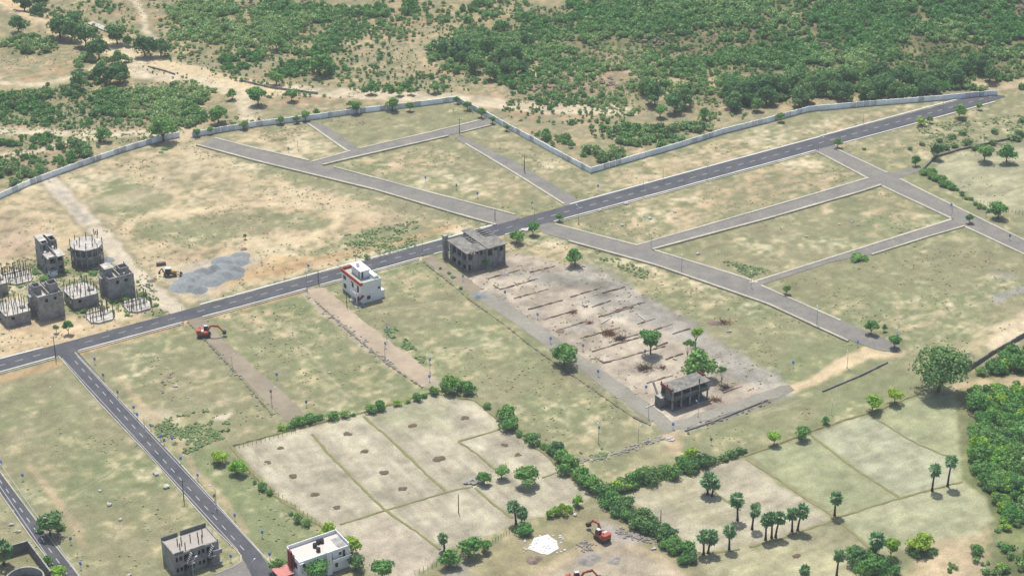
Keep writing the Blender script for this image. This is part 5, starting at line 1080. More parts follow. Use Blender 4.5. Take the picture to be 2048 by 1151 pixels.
# -- walled yard and round tank at the bottom left corner
q = [P0(-40, 1128), P0(58, 1100), P0(104, 1162)]
r = thing('yard_wall', (*q[1], 0), 'dark rendered yard wall round the bottom left corner plot', 'wall')
for a, b in ((q[0], q[1]), (q[1], q[2])):
    a = Vector((*a, 0))-r.location; b = Vector((*b, 0))-r.location; d = (b-a).normalized(); nn = Vector((-d.y, d.x, 0))*.25
    MB().box(a-nn/2-Vector((0, 0, .2))+d*.13, b-a-d*.26, nn, (0, 0, 3.0)).build('wall', darkc, r); MB().box(a-nn*.7+Vector((0, 0, 2.8))+d*.18, b-a-d*.36, nn*1.4, (0, 0, .12)).build('coping', concr, r)
MB().b(-.22, .22, -.22, .22, 0, 3.05).build('corner_post', concr, r)
cx_, cy_ = P0(52, 1172); mb = MB(); n = 40; V = []
for i in range(n):
    a = 2*math.pi*i/n
    for rr, z in ((4.5, 0), (4.5, 2.6), (4.15, 2.6), (4.15, .3)): V.append((rr*math.cos(a), rr*math.sin(a), z))
mb.add(V, [(4*i+k, 4*((i+1) % n)+k, 4*((i+1) % n)+k+1, 4*i+k+1) for i in range(n) for k in range(3)]+[tuple(4*i+3 for i in range(n))])
r = thing('round_tank', (cx_, cy_, 0), 'round open-topped concrete tank in the bottom left yard', 'water tank'); mb.build('tank_wall', concr, r)
MB().tube((0, 0, .31), (0, 0, .34), 4.1, 4.1, 32).build('tank_floor', darkc, r)
# ================================================================ FOUNDATION ROWS ON THE SITE
FR = [((976, 557), (1039, 540)), ((1000, 579), (1070, 559)), ((987, 570), (1000, 579)), ((1028, 597), (1097, 578)), ((1056, 619), (1125, 600)), ((1087, 639), (1154, 620)), ((1115, 660), (1173, 642)), ((1161, 676), (1207, 664)), ((1184, 703), (1239, 686)), ((1207, 726), (1283, 705)), ((1293, 766), (1346, 750)), ((1191, 714), (1207, 726)), ((1141, 594), (1201, 576)), ((1184, 614), (1221, 601)), ((1197, 634), (1267, 614)), ((1242, 678), (1276, 668)), ((1312, 693), (1335, 685)), ((1331, 719), (1366, 707)), ((1446, 785), (1484, 772)), ((1308, 660), (1345, 648)), ((1275, 648), (1310, 637)), ((1207, 664), (1240, 655)), ((1239, 686), (1290, 672)), ((1283, 705), (1330, 692)), ((1060, 545), (1110, 532)), ((1232, 620), (1290, 604)), ((1345, 668), (1380, 657)), ((1205, 586), (1250, 574))]
for a, b in FR:
    a = Vector((*P0(*a), 0)); b = Vector((*P0(*b), 0)); d = b-a; k = max(2, int(d.length/1.2)); mb = MB(); u = d.normalized(); nn = Vector((-u.y, u.x, 0))
    for i in range(k):
        s = d*(i/k); hh = rnd.uniform(.2, .5); ww = rnd.uniform(.25, .5)
        mb.box(s-nn*ww/2-Vector((0, 0, .1))+nn*rnd.uniform(-.1, .1), d/k*1.0, nn*ww, (0, 0, hh))
    tag(mb.build('foundation_wall', mat('stone_footing', C(150, 134, 118), .95, 1.2, .25), None, a), 'low rough stone footing row on the gravel site', 'foundation', 'stone footing rows on the gravel site')
# ================================================================ HEAPS, STONES, DEBRIS
def heapmesh(name, humps, m, loc, res=.35):
    """humps: (x,y,r,h) relative metres -> one lumpy surface"""
    hs = np.array(humps); lo = (hs[:, :2]-hs[:, 2:3]*1.3).min(0); hi = (hs[:, :2]+hs[:, 2:3]*1.3).max(0)
    xs = np.arange(lo[0], hi[0], res); ys = np.arange(lo[1], hi[1], res); gx_, gy_ = np.meshgrid(xs, ys, indexing='ij')
    z = np.full(gx_.shape, -.12)
    for x, y, r_, h in humps:
        d = np.hypot(gx_-x+.25*(fbm(gx_+x, gy_, 1.6, 2, 1)-.5), gy_-y)/r_; z = np.maximum(z, h*np.where(d < .25, 1-1.6*d*d*1.0-.05, np.maximum(1.13-1.13*d, -.1))-.02)
    z = z+.12*(fbm(gx_+9, gy_+4, 1.0, 3, 2)-.5)*(z > -.05)
    V = np.stack([gx_.ravel(), gy_.ravel(), z.ravel()], -1); a, b = gx_.shape; I = np.arange(a*b).reshape(a, b)
    F_ = np.stack([I[:-1, :-1], I[1:, :-1], I[1:, 1:], I[:-1, 1:]], -1).reshape(-1, 4)
    keep = (V[F_][:, :, 2].max(1) > -.11); me_ = np_mesh(name, V, F_[keep], m); return link(name, me_, None, loc)
hp = []; ox, oy = P0(410, 552)
for i in range(26):
    px = rnd.uniform(362, 486); py = 575-(px-362)*.33+rnd.uniform(-26, 14)
    if px > 440: py = min(py, 550)
    x, y = P0(px, py); hp.append((x-ox, y-oy, rnd.uniform(2.6, 4.2), rnd.uniform(.8, 1.7)))
for px, py, r_, h in [(398, 580, 2.8, 1.6), (470, 542, 3.2, 2.2), (430, 540, 3.0, 2.2), (385, 562, 2.5, 1.5), (455, 552, 3.0, 1.9)]:
    x, y = P0(px, py); hp.append((x-ox, y-oy, r_, h))
tag(heapmesh('gravel_heap', hp, gravel, (ox, oy, 0)), 'wide blue-grey gravel heap of merged mounds beside the yellow loader', 'gravel heap')
for px, py, rx in [(562, 895, 13), (535, 924, 13), (586, 952, 20), (631, 987, 19), (673, 1014, 16), (696, 867, 17), (727, 902, 17), (766, 945, 20), (805, 977, 17), (825, 850, 18), (929, 835, 17), (879, 917, 21), (1009, 890, 13), (1036, 908, 14), (1592, 1111, 16), (1512, 1008, 18)]:
    x, y = P0(px, py); m_ = mpp(px, py); rr = rx*m_/2
    o = heapmesh('manure_heap', [(rnd.uniform(-.6, .6)*rr, rnd.uniform(-.45, .45)*rr, rr*rnd.uniform(.3, .8), rnd.uniform(.2, .45)) for _ in range(8)], manure, (x, y, 0), .22)
    tag(o, 'small dark manure heap on the dry paddy stubble' if px < 1100 else 'small brown straw heap among the palms', 'heap', 'manure heaps in the paddies' if px < 1100 else 'heaps among the palms')
rubble(948, 963, 2.6, 1.6, 26, stone, 'stone_heap', 'heap of pale field stones left of the small trees in the paddies', 'stone heap', (.35, .75))
rubble(1340, 878, 1.1, 1.1, 26, stone_w, 'stone_pile', 'pale stones piled at the corner of the gravel lane', 'stone heap', (.25, .5))
stuff(tag(kerb('x', [(0, 0), (1, 1)], .1, 0, .1, stone), 'x', 'x')) if False else None
def stone_row(pts_, n, m, label, s=(.18, .5)):
    mb = MB(); q = [P0(*p) for p in pts_]; o = q[0]
    for i in range(n):
        k = rnd.random()*(len(q)-1); j = int(k); t_ = k-j; x = q[j][0]*(1-t_)+q[min(j+1, len(q)-1)][0]*t_+rnd.gauss(0, .7); y = q[j][1]*(1-t_)+q[min(j+1, len(q)-1)][1]*t_+rnd.gauss(0, .7); r_ = rnd.uniform(*s)
        mb.blob((x-o[0], y-o[1], r_*.3), r_, r_*rnd.uniform(.6, 1), r_*.6, i, .25)
    return stuff(tag(mb.build('loose_stones', m, None, (*o, 0)), label, 'stones'))
stone_row([(1150, 925), (1190, 918), (1240, 905), (1300, 882), (1345, 872)], 150, stone, 'loose pale stones along the lower edge of the green plot')
stone_row([(1540, 800), (1480, 825), (1420, 845), (1370, 862)], 60, rockp, 'loose stones along the gravel lane edge')
stone_row([(1385, 905), (1410, 915), (1440, 920)], 40, stone, 'loose stones above the hedge')
stone_row([(470, 755), (430, 700), (545, 825)], 30, stone, 'stones along the dirt lane edge')
stone_row([(650, 620), (720, 680), (790, 735)], 90, stone, 'stones along the tan dirt lane drain')
stone_row([(1235, 1060), (1270, 1072), (1310, 1085)], 120, rubble_m, 'broken rubble behind the orange excavator')
stone_row([(1160, 1085), (1180, 1092), (1165, 1100)], 60, rubble_m, 'rubble in front of the orange excavator', (.2, .45))
stone_row([(320, 785), (345, 745)], 10, rockp, 'few stones beside the branch road')
for px, py, w_ in [(198, 981, 1.0), (219, 1010, 1.5), (242, 1039, 1.2), (310, 948, 1.7), (335, 974, 1.9), (352, 773, 1.2), (376, 795, .8), (22, 1048, 1.4), (36, 1063, 1.0), (124, 1073, 1.3), (257, 1149, 1.1), (1299, 437, 1.5), (1243, 451, 1.4), (1252, 408, 1.8), (1202, 421, 1.4), (1350, 424, 1.2), (1397, 508, 1.4), (1936, 706, 1.1), (1923, 741, 1.1), (1168, 533, 1.1), (1347, 718, 1.3), (941, 699, .8), (660, 745, .8), (685, 768, .7), (1613, 474, 1.0), (1679, 449, .8), (1702, 444, .8), (1458, 664, 1.4), (1398, 1103, .8), (1308, 1097, 1.2), (1149, 1030, 1.3), (963, 577, .8), (1345, 1090, 1.0)]:
    x, y, z = P(px, py); mb = MB()
    for i in range(3): mb.blob((rnd.uniform(-.4, .4)*w_, rnd.uniform(-.3, .3)*w_, .18*w_), w_*.38, w_*.3, w_*.26, rnd.randint(0, 999), .25)
    tag(mb.build('field_stone', stone_w, None, (x, y, z)), 'white stone lying loose on the grass plots', 'stone', 'white stones on the plots')
for px, py, w_, m_, lb in [(62, 575, 1.4, 'stone', 'small pale rubble heap between the plinth and the porch house'), (214, 520, 1.8, 'g', 'grey aggregate heap behind the capped-room house'), (196, 565, 1.0, 'b', 'brown soil heap in the yard between the blank-walled houses'), (305, 560, 1.3, 'b', 'brown soil heap beside the dirt track'), (1010, 548, 1.3, 'stone', 'rubble heap at the right foot of the twin house'), (958, 592, 1.8, 'g', 'pale grey aggregate heap at the bend of the lane below the twin house'), (1003, 598, 1.1, 'stone', 'small white rubble heap beside the upper footing rows'), (1120, 662, 1.3, 'b', 'dark soil heap at the end of a footing row'), (1178, 1120, 2.2, 'stone', 'broken stone heap below the orange excavator'), (1230, 1120, 1.4, 'stone', 'pale rubble heap right of the cut-off excavator'), (1430, 645, 1.6, 'b', 'brown soil heap left of the brush heap on the grass'), (1070, 1120, 1.6, 'b', 'dark soil heap below the white lime'), (488, 498, 1.0, 'b', 'small dark soil spot heap below the lone sapling'), (340, 755, .9, 'b', 'small brown clods beside the branch road')]:
    x, y = P0(px, py); mm = {'stone': rubble_m, 'g': gravel, 'b': rockp}[m_]
    o = heapmesh('soil_heap' if m_ == 'b' else 'rubble_heap', [(rnd.uniform(-.7, .7)*w_, rnd.uniform(-.6, .6)*w_, w_*rnd.uniform(.5, 1), rnd.uniform(.3, .6)*w_) for _ in range(6)], mm, (x, y, 0), .25)
    tag(o, lb, 'heap')
x, y = P0(1088, 1088); mb = MB(); rr = random.Random(4)
mb.prism([(math.cos(t_)*(3.9+rr.uniform(-1.2, 1.0)), math.sin(t_)*(4.0+rr.uniform(-1, .8))) for t_ in np.linspace(0, 6.28, 15)[:-1]], .0, .12)
for i in range(30): mb.blob((rr.uniform(-5, 5), rr.uniform(-4, 4), .1), .35, .35, .2, i, .3)
tag(mb.build('lime_spill', mat('white_lime', C(240, 238, 234), .9, 2, .05), None, (x, y, 0)), 'bright white lime powder spread left of the orange excavator', 'lime')
# rocks on the hill and dead brush
for px, py, s in [(1185, 8, 5), (1310, 75, 4), (1340, 62, 4), (1940, 42, 5), (1955, 48, 4), (2030, 15, 5), (230, 215, 4), (1220, 165, 3), (1245, 168, 3), (1100, 175, 3), (1090, 165, 3), (1330, 88, 4), (1345, 95, 3), (540, 5, 6), (520, 12, 4), (1520, 30, 3), (1650, 90, 3)]:
    x, y, z = P(px, py); mb = MB()
    for i in range(12): mb.blob((rnd.gauss(0, s*.8), rnd.gauss(0, s*.6), .2), rnd.uniform(.5, 1.5), rnd.uniform(.5, 1.2), rnd.uniform(.35, .8), rnd.randint(0, 9999), .3)
    tag(mb.build('rock_outcrop', rockp, None, (x, y, z)), 'bare brown rocks between scrub beyond the wall', 'rocks', 'rock outcrops beyond the wall'); stuff(COL.objects[-1])
def brush(px, py, r_, n, label, m=None):
    x, y = P0(px, py); mb = MB()
    for i in range(n):
        a = rnd.uniform(0, 6.28); el = rnd.uniform(.05, 1.1); b = Vector((rnd.gauss(0, r_*.4), rnd.gauss(0, r_*.3), 0)); L_ = rnd.uniform(.6, 1.3)*r_*.7
        mb.tube(b, b+Vector((math.cos(a)*math.cos(el), math.sin(a)*math.cos(el), math.sin(el)))*L_, .06, .02, 3, False)
    return tag(mb.build('dead_brush', m or deadm, None, (x, y, 0)), label, 'brushwood')
brush(1217, 668, 2.6, 160, 'upright rust-brown dead brush on the foundation rows'); brush(1240, 678, 2.4, 120, 'fallen brown dead branches right of the rust-brown brush', bark)
brush(1146, 625, 1.5, 60, 'small dead brush pile on the upper foundation rows'); brush(1180, 646, 1.5, 50, 'reddish dead brush pile mid site', maroon); brush(1290, 738, 3, 120, 'long pile of dead timber near the site tree', bark)
brush(1450, 645, 2.2, 90, 'brown brush heap on the grass right of the site'); brush(1452, 775, 2.0, 70, 'dry twiggy undergrowth beside the thin tree', bark); brush(1172, 613, 1.0, 30, 'dark stump posts on the foundation rows', bark)
brush(1430, 800, 2.0, 90, 'dry bare shrub at the right end of the site building', deadm); brush(1325, 735, 1.6, 50, 'dead branches on the ground right of the timber pile', bark)
def plank(px, py, a, L_, m, label, w_=.35):
    x, y = P0(px, py); o = MB().b(-L_/2, L_/2, -w_/2, w_/2, .05, .22).build('board', m, None, (x, y, .05), R(a)); return tag(o, label, 'board')
plank(1211, 642, 50, 4.2, stone_w, 'pale plank lying across the upper foundation rows', .3); plank(1283, 635, -60, 3.6, stone_w, 'pale leaning plank on the right foundation plots', .3)
plank(1300, 812, 40, 3.2, stone_w, 'pale post lying left of the site building'); plank(300, 577, -45, 4.5, concr_l, 'pale concrete beam on the ground by the track, outer'); plank(293, 573, -45, 4.2, concr_l, 'pale concrete beam on the ground by the track, inner')
plank(1323, 570, 20, 1.5, stone_w, 'small pale slab on the grass right of the site')
# brick stack by the loader
x, y = P0(323, 530); r = thing('block_stack', (x, y, 0), 'long dark stack of concrete blocks behind the yellow loader', 'block stack', None, R(14))
bm_ = MB().b(-.28, .28, -.5, .5, 0, .32).mesh('block', mat('purple_grey_block', C(128, 114, 116), .95, 2, .15))
for i in range(5):
    for k in range(3): kid(r, 'block', bm_, (-1.3+i*.6, rnd.uniform(-.05, .05), k*.33))
# ================================================================ MACHINES
def excavator(px, py, head, label, reach=1.0, slew=0.0, curl=0.0):
    x, y, z = P(px, py); r = thing('excavator', (x, y, z+.05), label, 'excavator', 'orange excavators', head)
    for s in (-1, 1):
        t_ = MB(); y0_ = s*1.05-.28
        prof = [(-1.7, .15), (-1.35, 0), (1.35, 0), (1.7, .15), (1.85, .42), (1.7, .7), (1.4, .82), (-1.4, .82), (-1.7, .7), (-1.85, .42)]
        n = len(prof); vs = [(a, y0_, b) for a, b in prof]+[(a, y0_+.56, b) for a, b in prof]
        t_.add(vs, [tuple(range(n)), tuple(range(2*n-1, n-1, -1))]+[(i, n+i, n+(i+1) % n, (i+1) % n) for i in range(n)]); o = t_.build('track', rubber, r)
        for k in (-1.35, -.5, .5, 1.35): MB().tube((k, y0_-.02, .4), (k, y0_+.58, .4), .24, .24, 10).build('wheel', metal_d, o)
    MB().b(-.9, .9, -.8, .8, .3, .85).build('undercarriage', metal_d, r)
    up = thing('x', (0, 0, 0), 'x', 'x') if False else None
    M = Matrix.Rotation(slew, 4, 'Z')
    def ub(mb, name, m):
        mb.v = [tuple(M@Vector(v)) for v in mb.v]; return mb.build(name, m, r)
    ub(MB().tube((0, 0, .85), (0, 0, 1.0), .75, .75, 14), 'turntable', metal_d)
    b = MB(); b.prism([(-2.1, -.9), (-1.9, -1.25), (1.2, -1.25), (1.2, 1.25), (-1.9, 1.25), (-2.1, .9)], 1.0, 1.75); ub(b, 'body', exc_o)
    b = MB(); b.prism([(-2.25, -.8), (-2.0, -1.2), (-.9, -1.2), (-.9, 1.2), (-2.0, 1.2), (-2.25, .8)], 1.755, 2.35); ub(b, 'counterweight', exc_o)
    ub(MB().b(-.8, -.1, -1.15, .2, 1.755, 2.15), 'engine_cover', signw)
    ub(MB().tube((-1.2, .6, 2.35), (-1.2, .6, 2.9), .08, .08, 6), 'exhaust', metal_d)
    c = MB(); c.v = []; c.add([(-.1, .3, 1.76), (1.25, .3, 1.76), (1.25, 1.2, 1.76), (-.1, 1.2, 1.76), (0, .35, 2.95), (.95, .35, 2.95), (.95, 1.15, 2.95), (0, 1.15, 2.95)], [(0, 3, 2, 1), (4, 5, 6, 7), (0, 1, 5, 4), (1, 2, 6, 5), (2, 3, 7, 6), (3, 0, 4, 7)])
    ub(c, 'cab', glassm); ub(MB().b(-.05, 1.0, .32, 1.18, 2.955, 3.05), 'cab_roof', signw)
    fr = MB()
    for a, b_ in (((-.12, .28, 1.76), (-.02, .33, 2.95)), ((1.27, .28, 1.76), (.97, .33, 2.95)), ((1.27, 1.22, 1.76), (.97, 1.17, 2.95)), ((-.12, 1.22, 1.76), (-.02, 1.17, 2.95))): fr.bar(a, b_, .09, .09)
    ub(fr, 'cab_frame', exc_o)
    k = reach; b0 = Vector((.9, -.35, 1.6)); b1 = Vector((2.4*k, -.35, 3.5)); b2 = Vector((5.0*k, -.35, 3.2+curl)); s1 = Vector((6.6*k, -.35, 1.5+curl*.5)); 
    bo = MB(); bo.bar(b0, b1, .42, .5); bo.bar(b1, b2, .40, .42); ub(bo, 'boom', exc_o)
    ub(MB().bar(b2+Vector((-.4, 0, .35)), s1, .34, .36), 'stick', exc_o)
    cy = MB(); cy.tube(Vector((1.1, -.05, 1.4)), b1+Vector((-.1, .3, -.3)), .09, .09, 6); cy.tube(Vector((1.1, -.65, 1.4)), b1+Vector((-.1, -.3, -.3)), .09, .09, 6); cy.tube(b1+Vector((.5, 0, .4)), b2+Vector((-.5, 0, .5)), .09, .09, 6); ub(cy, 'hydraulic_ram', metal_g)
    bu = MB(); q = [(0, .35), (.65, .25), (.9, -.25), (.65, -.75), (.1, -.85), (-.35, -.55)]; n = len(q)
    vs = [(s1.x+a, -.85, s1.z+c_) for a, c_ in q]+[(s1.x+a, .15, s1.z+c_) for a, c_ in q]
    bu.add(vs, [tuple(range(n)), tuple(range(2*n-1, n-1, -1))]+[(i, n+i, n+(i+1) % n, (i+1) % n) for i in range(n-1)]); ub(bu, 'bucket', metal_d)
    return r
excavator(409, 672, R(5), 'orange excavator on the dirt lane just below the main road, arm stretched right', .84)
excavator(1204, 1078, R(128), 'orange excavator on the rough ground left of the diagonal hedge, arm to upper left', .80)
excavator(1150, 1168, R(8), 'red-orange excavator mostly cut off by the bottom edge, only its arched arm showing', .84, 0, .6)
x, y = P0(341, 551); r = thing('backhoe_loader', (x, y, .02), 'yellow backhoe loader with white cab roof next to the gravel heap', 'backhoe loader', None, R(4))
for px_, s, rr_, wd in ((-1.1, -1, .72, .45), (-1.1, 1, .72, .45), (1.25, -1, .5, .38), (1.25, 1, .5, .38)):
    o = MB().tube((px_, s*.95-wd/2, rr_), (px_, s*.95+wd/2, rr_), rr_, rr_, 16).build('tyre', rubber, r); MB().tube((px_, s*(.95+wd/2)-.02, rr_), (px_, s*(.95+wd/2)+.03, rr_), rr_*.5, rr_*.5, 10).build('rim', jcb_y, o)
MB().b(-1.8, 1.9, -.5, .5, .6, 1.1).build('chassis', metal_d, r); b = MB(); b.add([(.3, -.45, 1.1), (2.0, -.4, 1.1), (2.0, .4, 1.1), (.3, .45, 1.1), (.3, -.45, 1.75), (1.95, -.38, 1.55), (1.95, .38, 1.55), (.3, .45, 1.75)], [(0, 3, 2, 1), (4, 5, 6, 7), (0, 1, 5, 4), (1, 2, 6, 5), (2, 3, 7, 6), (3, 0, 4, 7)]); b.build('bonnet', jcb_y, r)
MB().b(-1.4, .28, -.75, .75, 1.1, 2.6).build('cab', glassm, r); MB().b(-1.55, .4, -.85, .85, 2.6, 2.75).build('cab_roof', signw, r)
fr = MB()
for a, c_ in ((-1.43, -.78), (-1.43, .7), (.22, -.78), (.22, .7)): fr.b(a, a+.09, c_, c_+.09, 1.05, 2.595)
fr.build('cab_frame', jcb_y, r)
b = MB()
for s in (-.65, .65): b.bar((.2, s, 1.5), (2.4, s, .9), .16, .22); b.bar((2.4, s, .9), (2.9, s, .4), .16, .2)
b.build('loader_arm', jcb_y, r); b = MB(); b.add([(2.8, -1.15, .1), (3.7, -1.15, .1), (3.0, -1.15, .95), (2.8, 1.15, .1), (3.7, 1.15, .1), (3.0, 1.15, .95)], [(0, 1, 2), (5, 4, 3), (0, 3, 4, 1), (0, 2, 5, 3)]); b.build('front_bucket', metal_d, r)
b = MB(); b.bar((-1.8, 0, 1.0), (-2.5, 0, 2.5), .22, .3); b.bar((-2.5, 0, 2.5), (-3.3, 0, 1.5), .2, .24); b.build('backhoe_arm', metal_d, r)
MB().b(-3.6, -3.0, -.35, .35, .7, 1.4).build('backhoe_bucket', metal_d, r); b = MB()
for s in (-1, 1): b.bar((-1.9, s*.6, .9), (-2.1, s*1.1, .05), .12, .12)
b.build('stabiliser', metal_d, r)
# ================================================================ LAMPS, POLES, SIGNS
def lamp_src():
    r = thing('street_lamp', (0, 0, 0), 'x', 'street lamp', 'galvanised street lamps along the roads')
    MB().tube((0, 0, 0), (0, 0, 5.6), .10, .06, 8).build('pole', metal_g, r); MB().b(-.22, .22, -.22, .22, -.1, .25).build('base', concr_l, r)
    MB().tube((0, 0, 5.5), (1.3, 0, 6.0), .045, .04, 6).build('arm', metal_g, r); o = MB().b(1.1, 1.75, -.14, .14, 5.94, 6.08).build('lamp_head', signw, r); return r
ls = lamp_src(); first = True
LAMPS = [(366, 645, 'at the dirt track crossing of the main road', 160, 1), (614, 578, 'where the tan dirt lane leaves the main road', 110, 1), (712, 531, 'behind the white house on the main road', 120, 1), (845, 508, 'on the main road left of the twin house', 120, 1), (1069, 446, 'at the crossroads', 120, 1), (1157, 446, 'just past the crossroads on the lower kerb', 120, 1), (1286, 392, 'on the lower kerb with the third plot', 120, 1), (1414, 361, 'on the main road right of the V corner', 120, 1), (1636, 306, 'at the corner where the grey road leaves the main road', 0, 1), (1885, 225, 'under the far trees on the main road', 150, 1), (1974, 202, 'at the far right end of the main road', 90, .9), (1326, 361, 'on the strip between wall and main road', 90, .8), (1726, 248, 'on the upper kerb at right', 90, .8),
 (1302, 496, 'at the mouth of the first cross street', 90, .85), (1363, 544, 'on the lower edge of the grey road', 90, .9), (1502, 576, 'at the mouth of the second cross street', 90, .85), (1633, 652, 'on the grey road below the second cross street', 90, 1), (1791, 697, 'beside the tree at the end of the grey road', 90, 1), (1903, 436, 'at the far right junction', 90, .8), (1694, 735, 'on the sandy track', 90, .8), (433, 1018, 'on the grass right of the branch road', 150, 1.1), (106, 1076, 'beside the dark tree at lower left', 180, 1.0), (290, 864, 'on the branch road by the weed patch', 0, .8), (544, 811, 'on the grey-brown dirt lane', 40, .9), (770, 718, 'on the tan dirt lane lower part', 60, .8), (774, 683, 'on the tan dirt lane middle part', 60, .7), (860, 746, 'near the end of the tan dirt lane', 60, .8), (1297, 838, 'left of the site building on the gravel lane', 60, .9), (1396, 831, 'in front of the site building', 120, .7), (1197, 886, 'on the lower green plot, left of two', 100, .9), (1276, 889, 'on the lower green plot, right of two', 60, .9), (465, 740, 'beside the grey-brown lane upper part', 60, .8), (388, 1165, 'in front of the grey block at the bottom', 60, 1.1), (505, 1160, 'at the bottom road junction', 60, .9), (596, 300, 'on the far sandy plot', 90, .7), (1048, 345, 'beside the short grey street left of the V corner', 90, .8), (1663, 829, 'on the paddy boundary near the small green tree', 90, .7)]
for px, py, wh, ang, sc in LAMPS:
    o = ls if first else copy_tree(ls); first = False
    x, y, z = P(px, py); o.location = (x, y, z); o.rotation_euler = (0, 0, R(ang)); o.scale = (sc, sc, sc); o['label'] = 'pale steel street lamp '+wh
for px, py, h, lb in [(112, 719, 7.8, 'dark electric pole at the left road junction'), (368, 1001, 6.5, 'dark pole leaning over the branch road edge'), (637, 566, 4.4, 'dark pole just above the main road by the tan lane'), (919, 268, 6.2, 'dark pole at the far street corner'), (694, 614, 5, 'dark slim pole left of the white house'), (917, 1024, 5.4, 'bare wooden pole standing in the paddies'), (1321, 1050, 4.5, 'thin dark pole beside the diagonal hedge'), (1049, 343, 6, 'thin dark pole on the short grey street'), (990, 440, 3.5, 'dark post at the end of the wide grey road')]:
    x, y, z = P(px, py); r = thing('utility_pole', (x, y, z), lb, 'pole', None); MB().tube((0, 0, -.2), (0, 0, h), .14, .09, 7).build('pole', metal_d if 'wooden' not in lb else woodm, r)
    if h > 5.8: MB().b(-.9, .9, -.06, .06, h-.7, h-.58).build('cross_arm', metal_d, r)
def sign_src(m):
    r = thing('plot_sign', (0, 0, 0), 'x', 'sign', 'small blue plot signs'); MB().tube((0, 0, -.1), (0, 0, 1.9), .05, .05, 5).build('post', metal_g, r)
    o = MB().b(-.32, .32, -.05, .05, 1.15, 2.1).build('board', m, r); MB().b(-.25, .25, -.062, -.052, 1.75, 2.0).build('white_strip', signw, o); return r
s1 = sign_src(blue_p); s2 = sign_src(teal_p); fs = {0: True, 1: True}
WHERE = [('left branch road', lambda x, y: 170 < x < 480 and y > 715), ('bottom left corner road', lambda x, y: x <= 170), ('dirt lanes in the middle', lambda x, y: 480 <= x < 900 and y > 500), ('gravel building site', lambda x, y: 900 <= x < 1430 and y > 480), ('far plots below the wall', lambda x, y: x < 1300), ('grey streets on the right', lambda x, y: True)]
for i, (px, py) in enumerate([(190, 727), (207, 759), (236, 793), (268, 824), (302, 860), (322, 882), (329, 890), (345, 886), (362, 926), (396, 960), (429, 1001), (470, 1040), (462, 1122), (46, 960), (142, 1087), (3, 933), (162, 1137), (554, 758), (613, 813), (525, 1074), (540, 1118), (775, 664), (771, 696), (860, 728), (859, 762), (926, 561), (1010, 593), (955, 395), (577, 305), (851, 363), (913, 379), (1075, 638), (1166, 700), (1196, 752), (1064, 415), (1101, 686), (1902, 418), (1972, 433), (2019, 480), (1794, 681), (1586, 734), (1715, 693), (1422, 888), (1346, 858), (617, 540), (1292, 783), (1290, 712), (275, 838), (1198, 864), (1196, 380), (542, 792)]):
    k = 1 if i % 4 == 2 else 0; s = (s1, s2)[k]; o = s if fs[k] else copy_tree(s); fs[k] = False
    x, y, z = P(px, py); o.location = (x, y, z); o.rotation_euler = (0, 0, R(rnd.uniform(-40, 40))); w_ = [a for a, f in WHERE if f(px, py)][0]
    o['label'] = '%s plot sign near the %s' % ('blue' if k == 0 else 'pale teal', w_); o['group'] = '%s plot signs near the %s' % ('blue' if k == 0 else 'pale teal', w_)
# white tarp heap near the crossroads, pit covers
x, y = P0(1050, 461); mb = MB(); 
for i in range(6): mb.blob((rnd.uniform(-1.2, 1.2), rnd.uniform(-.6, .6), .2), .9, .7, .35, i, .25)
tag(mb.build('white_rubble', stone_w, None, (x, y, 0)), 'white rubble heap between the two trees at the crossroads', 'rubble')
# wooden fence posts on field edges
fp = MB().tube((0, 0, -.1), (0, 0, 1.3), .06, .05, 5).mesh('fence_post', woodm)
def posts(a, b, n, label):
    root = None
    for i in range(n):
        t_ = i/(n-1); px = a[0]+(b[0]-a[0])*t_; py = a[1]+(b[1]-a[1])*t_; x, y, z = P(px, py); v = Vector((x, y, z))
        if root is None: root = thing('post_fence', v, label, 'fence')
        kid(root, 'fence_post', fp, v-root.location, rnd.uniform(0, 3), (1, 1, rnd.uniform(.8, 1.2)))
posts((470, 898), (600, 862), 16, 'row of thin posts along the upper left paddy edge'); posts((500, 950), (640, 1052), 18, 'row of thin posts along the left paddy edge'); posts((980, 1088), (1030, 1060), 10, 'row of posts along the lower paddy edge')
posts((1925, 398), (2045, 430), 18, 'post fence along the far right field'); posts((830, 1148), (890, 1125), 8, 'posts left of the three bright green trees')
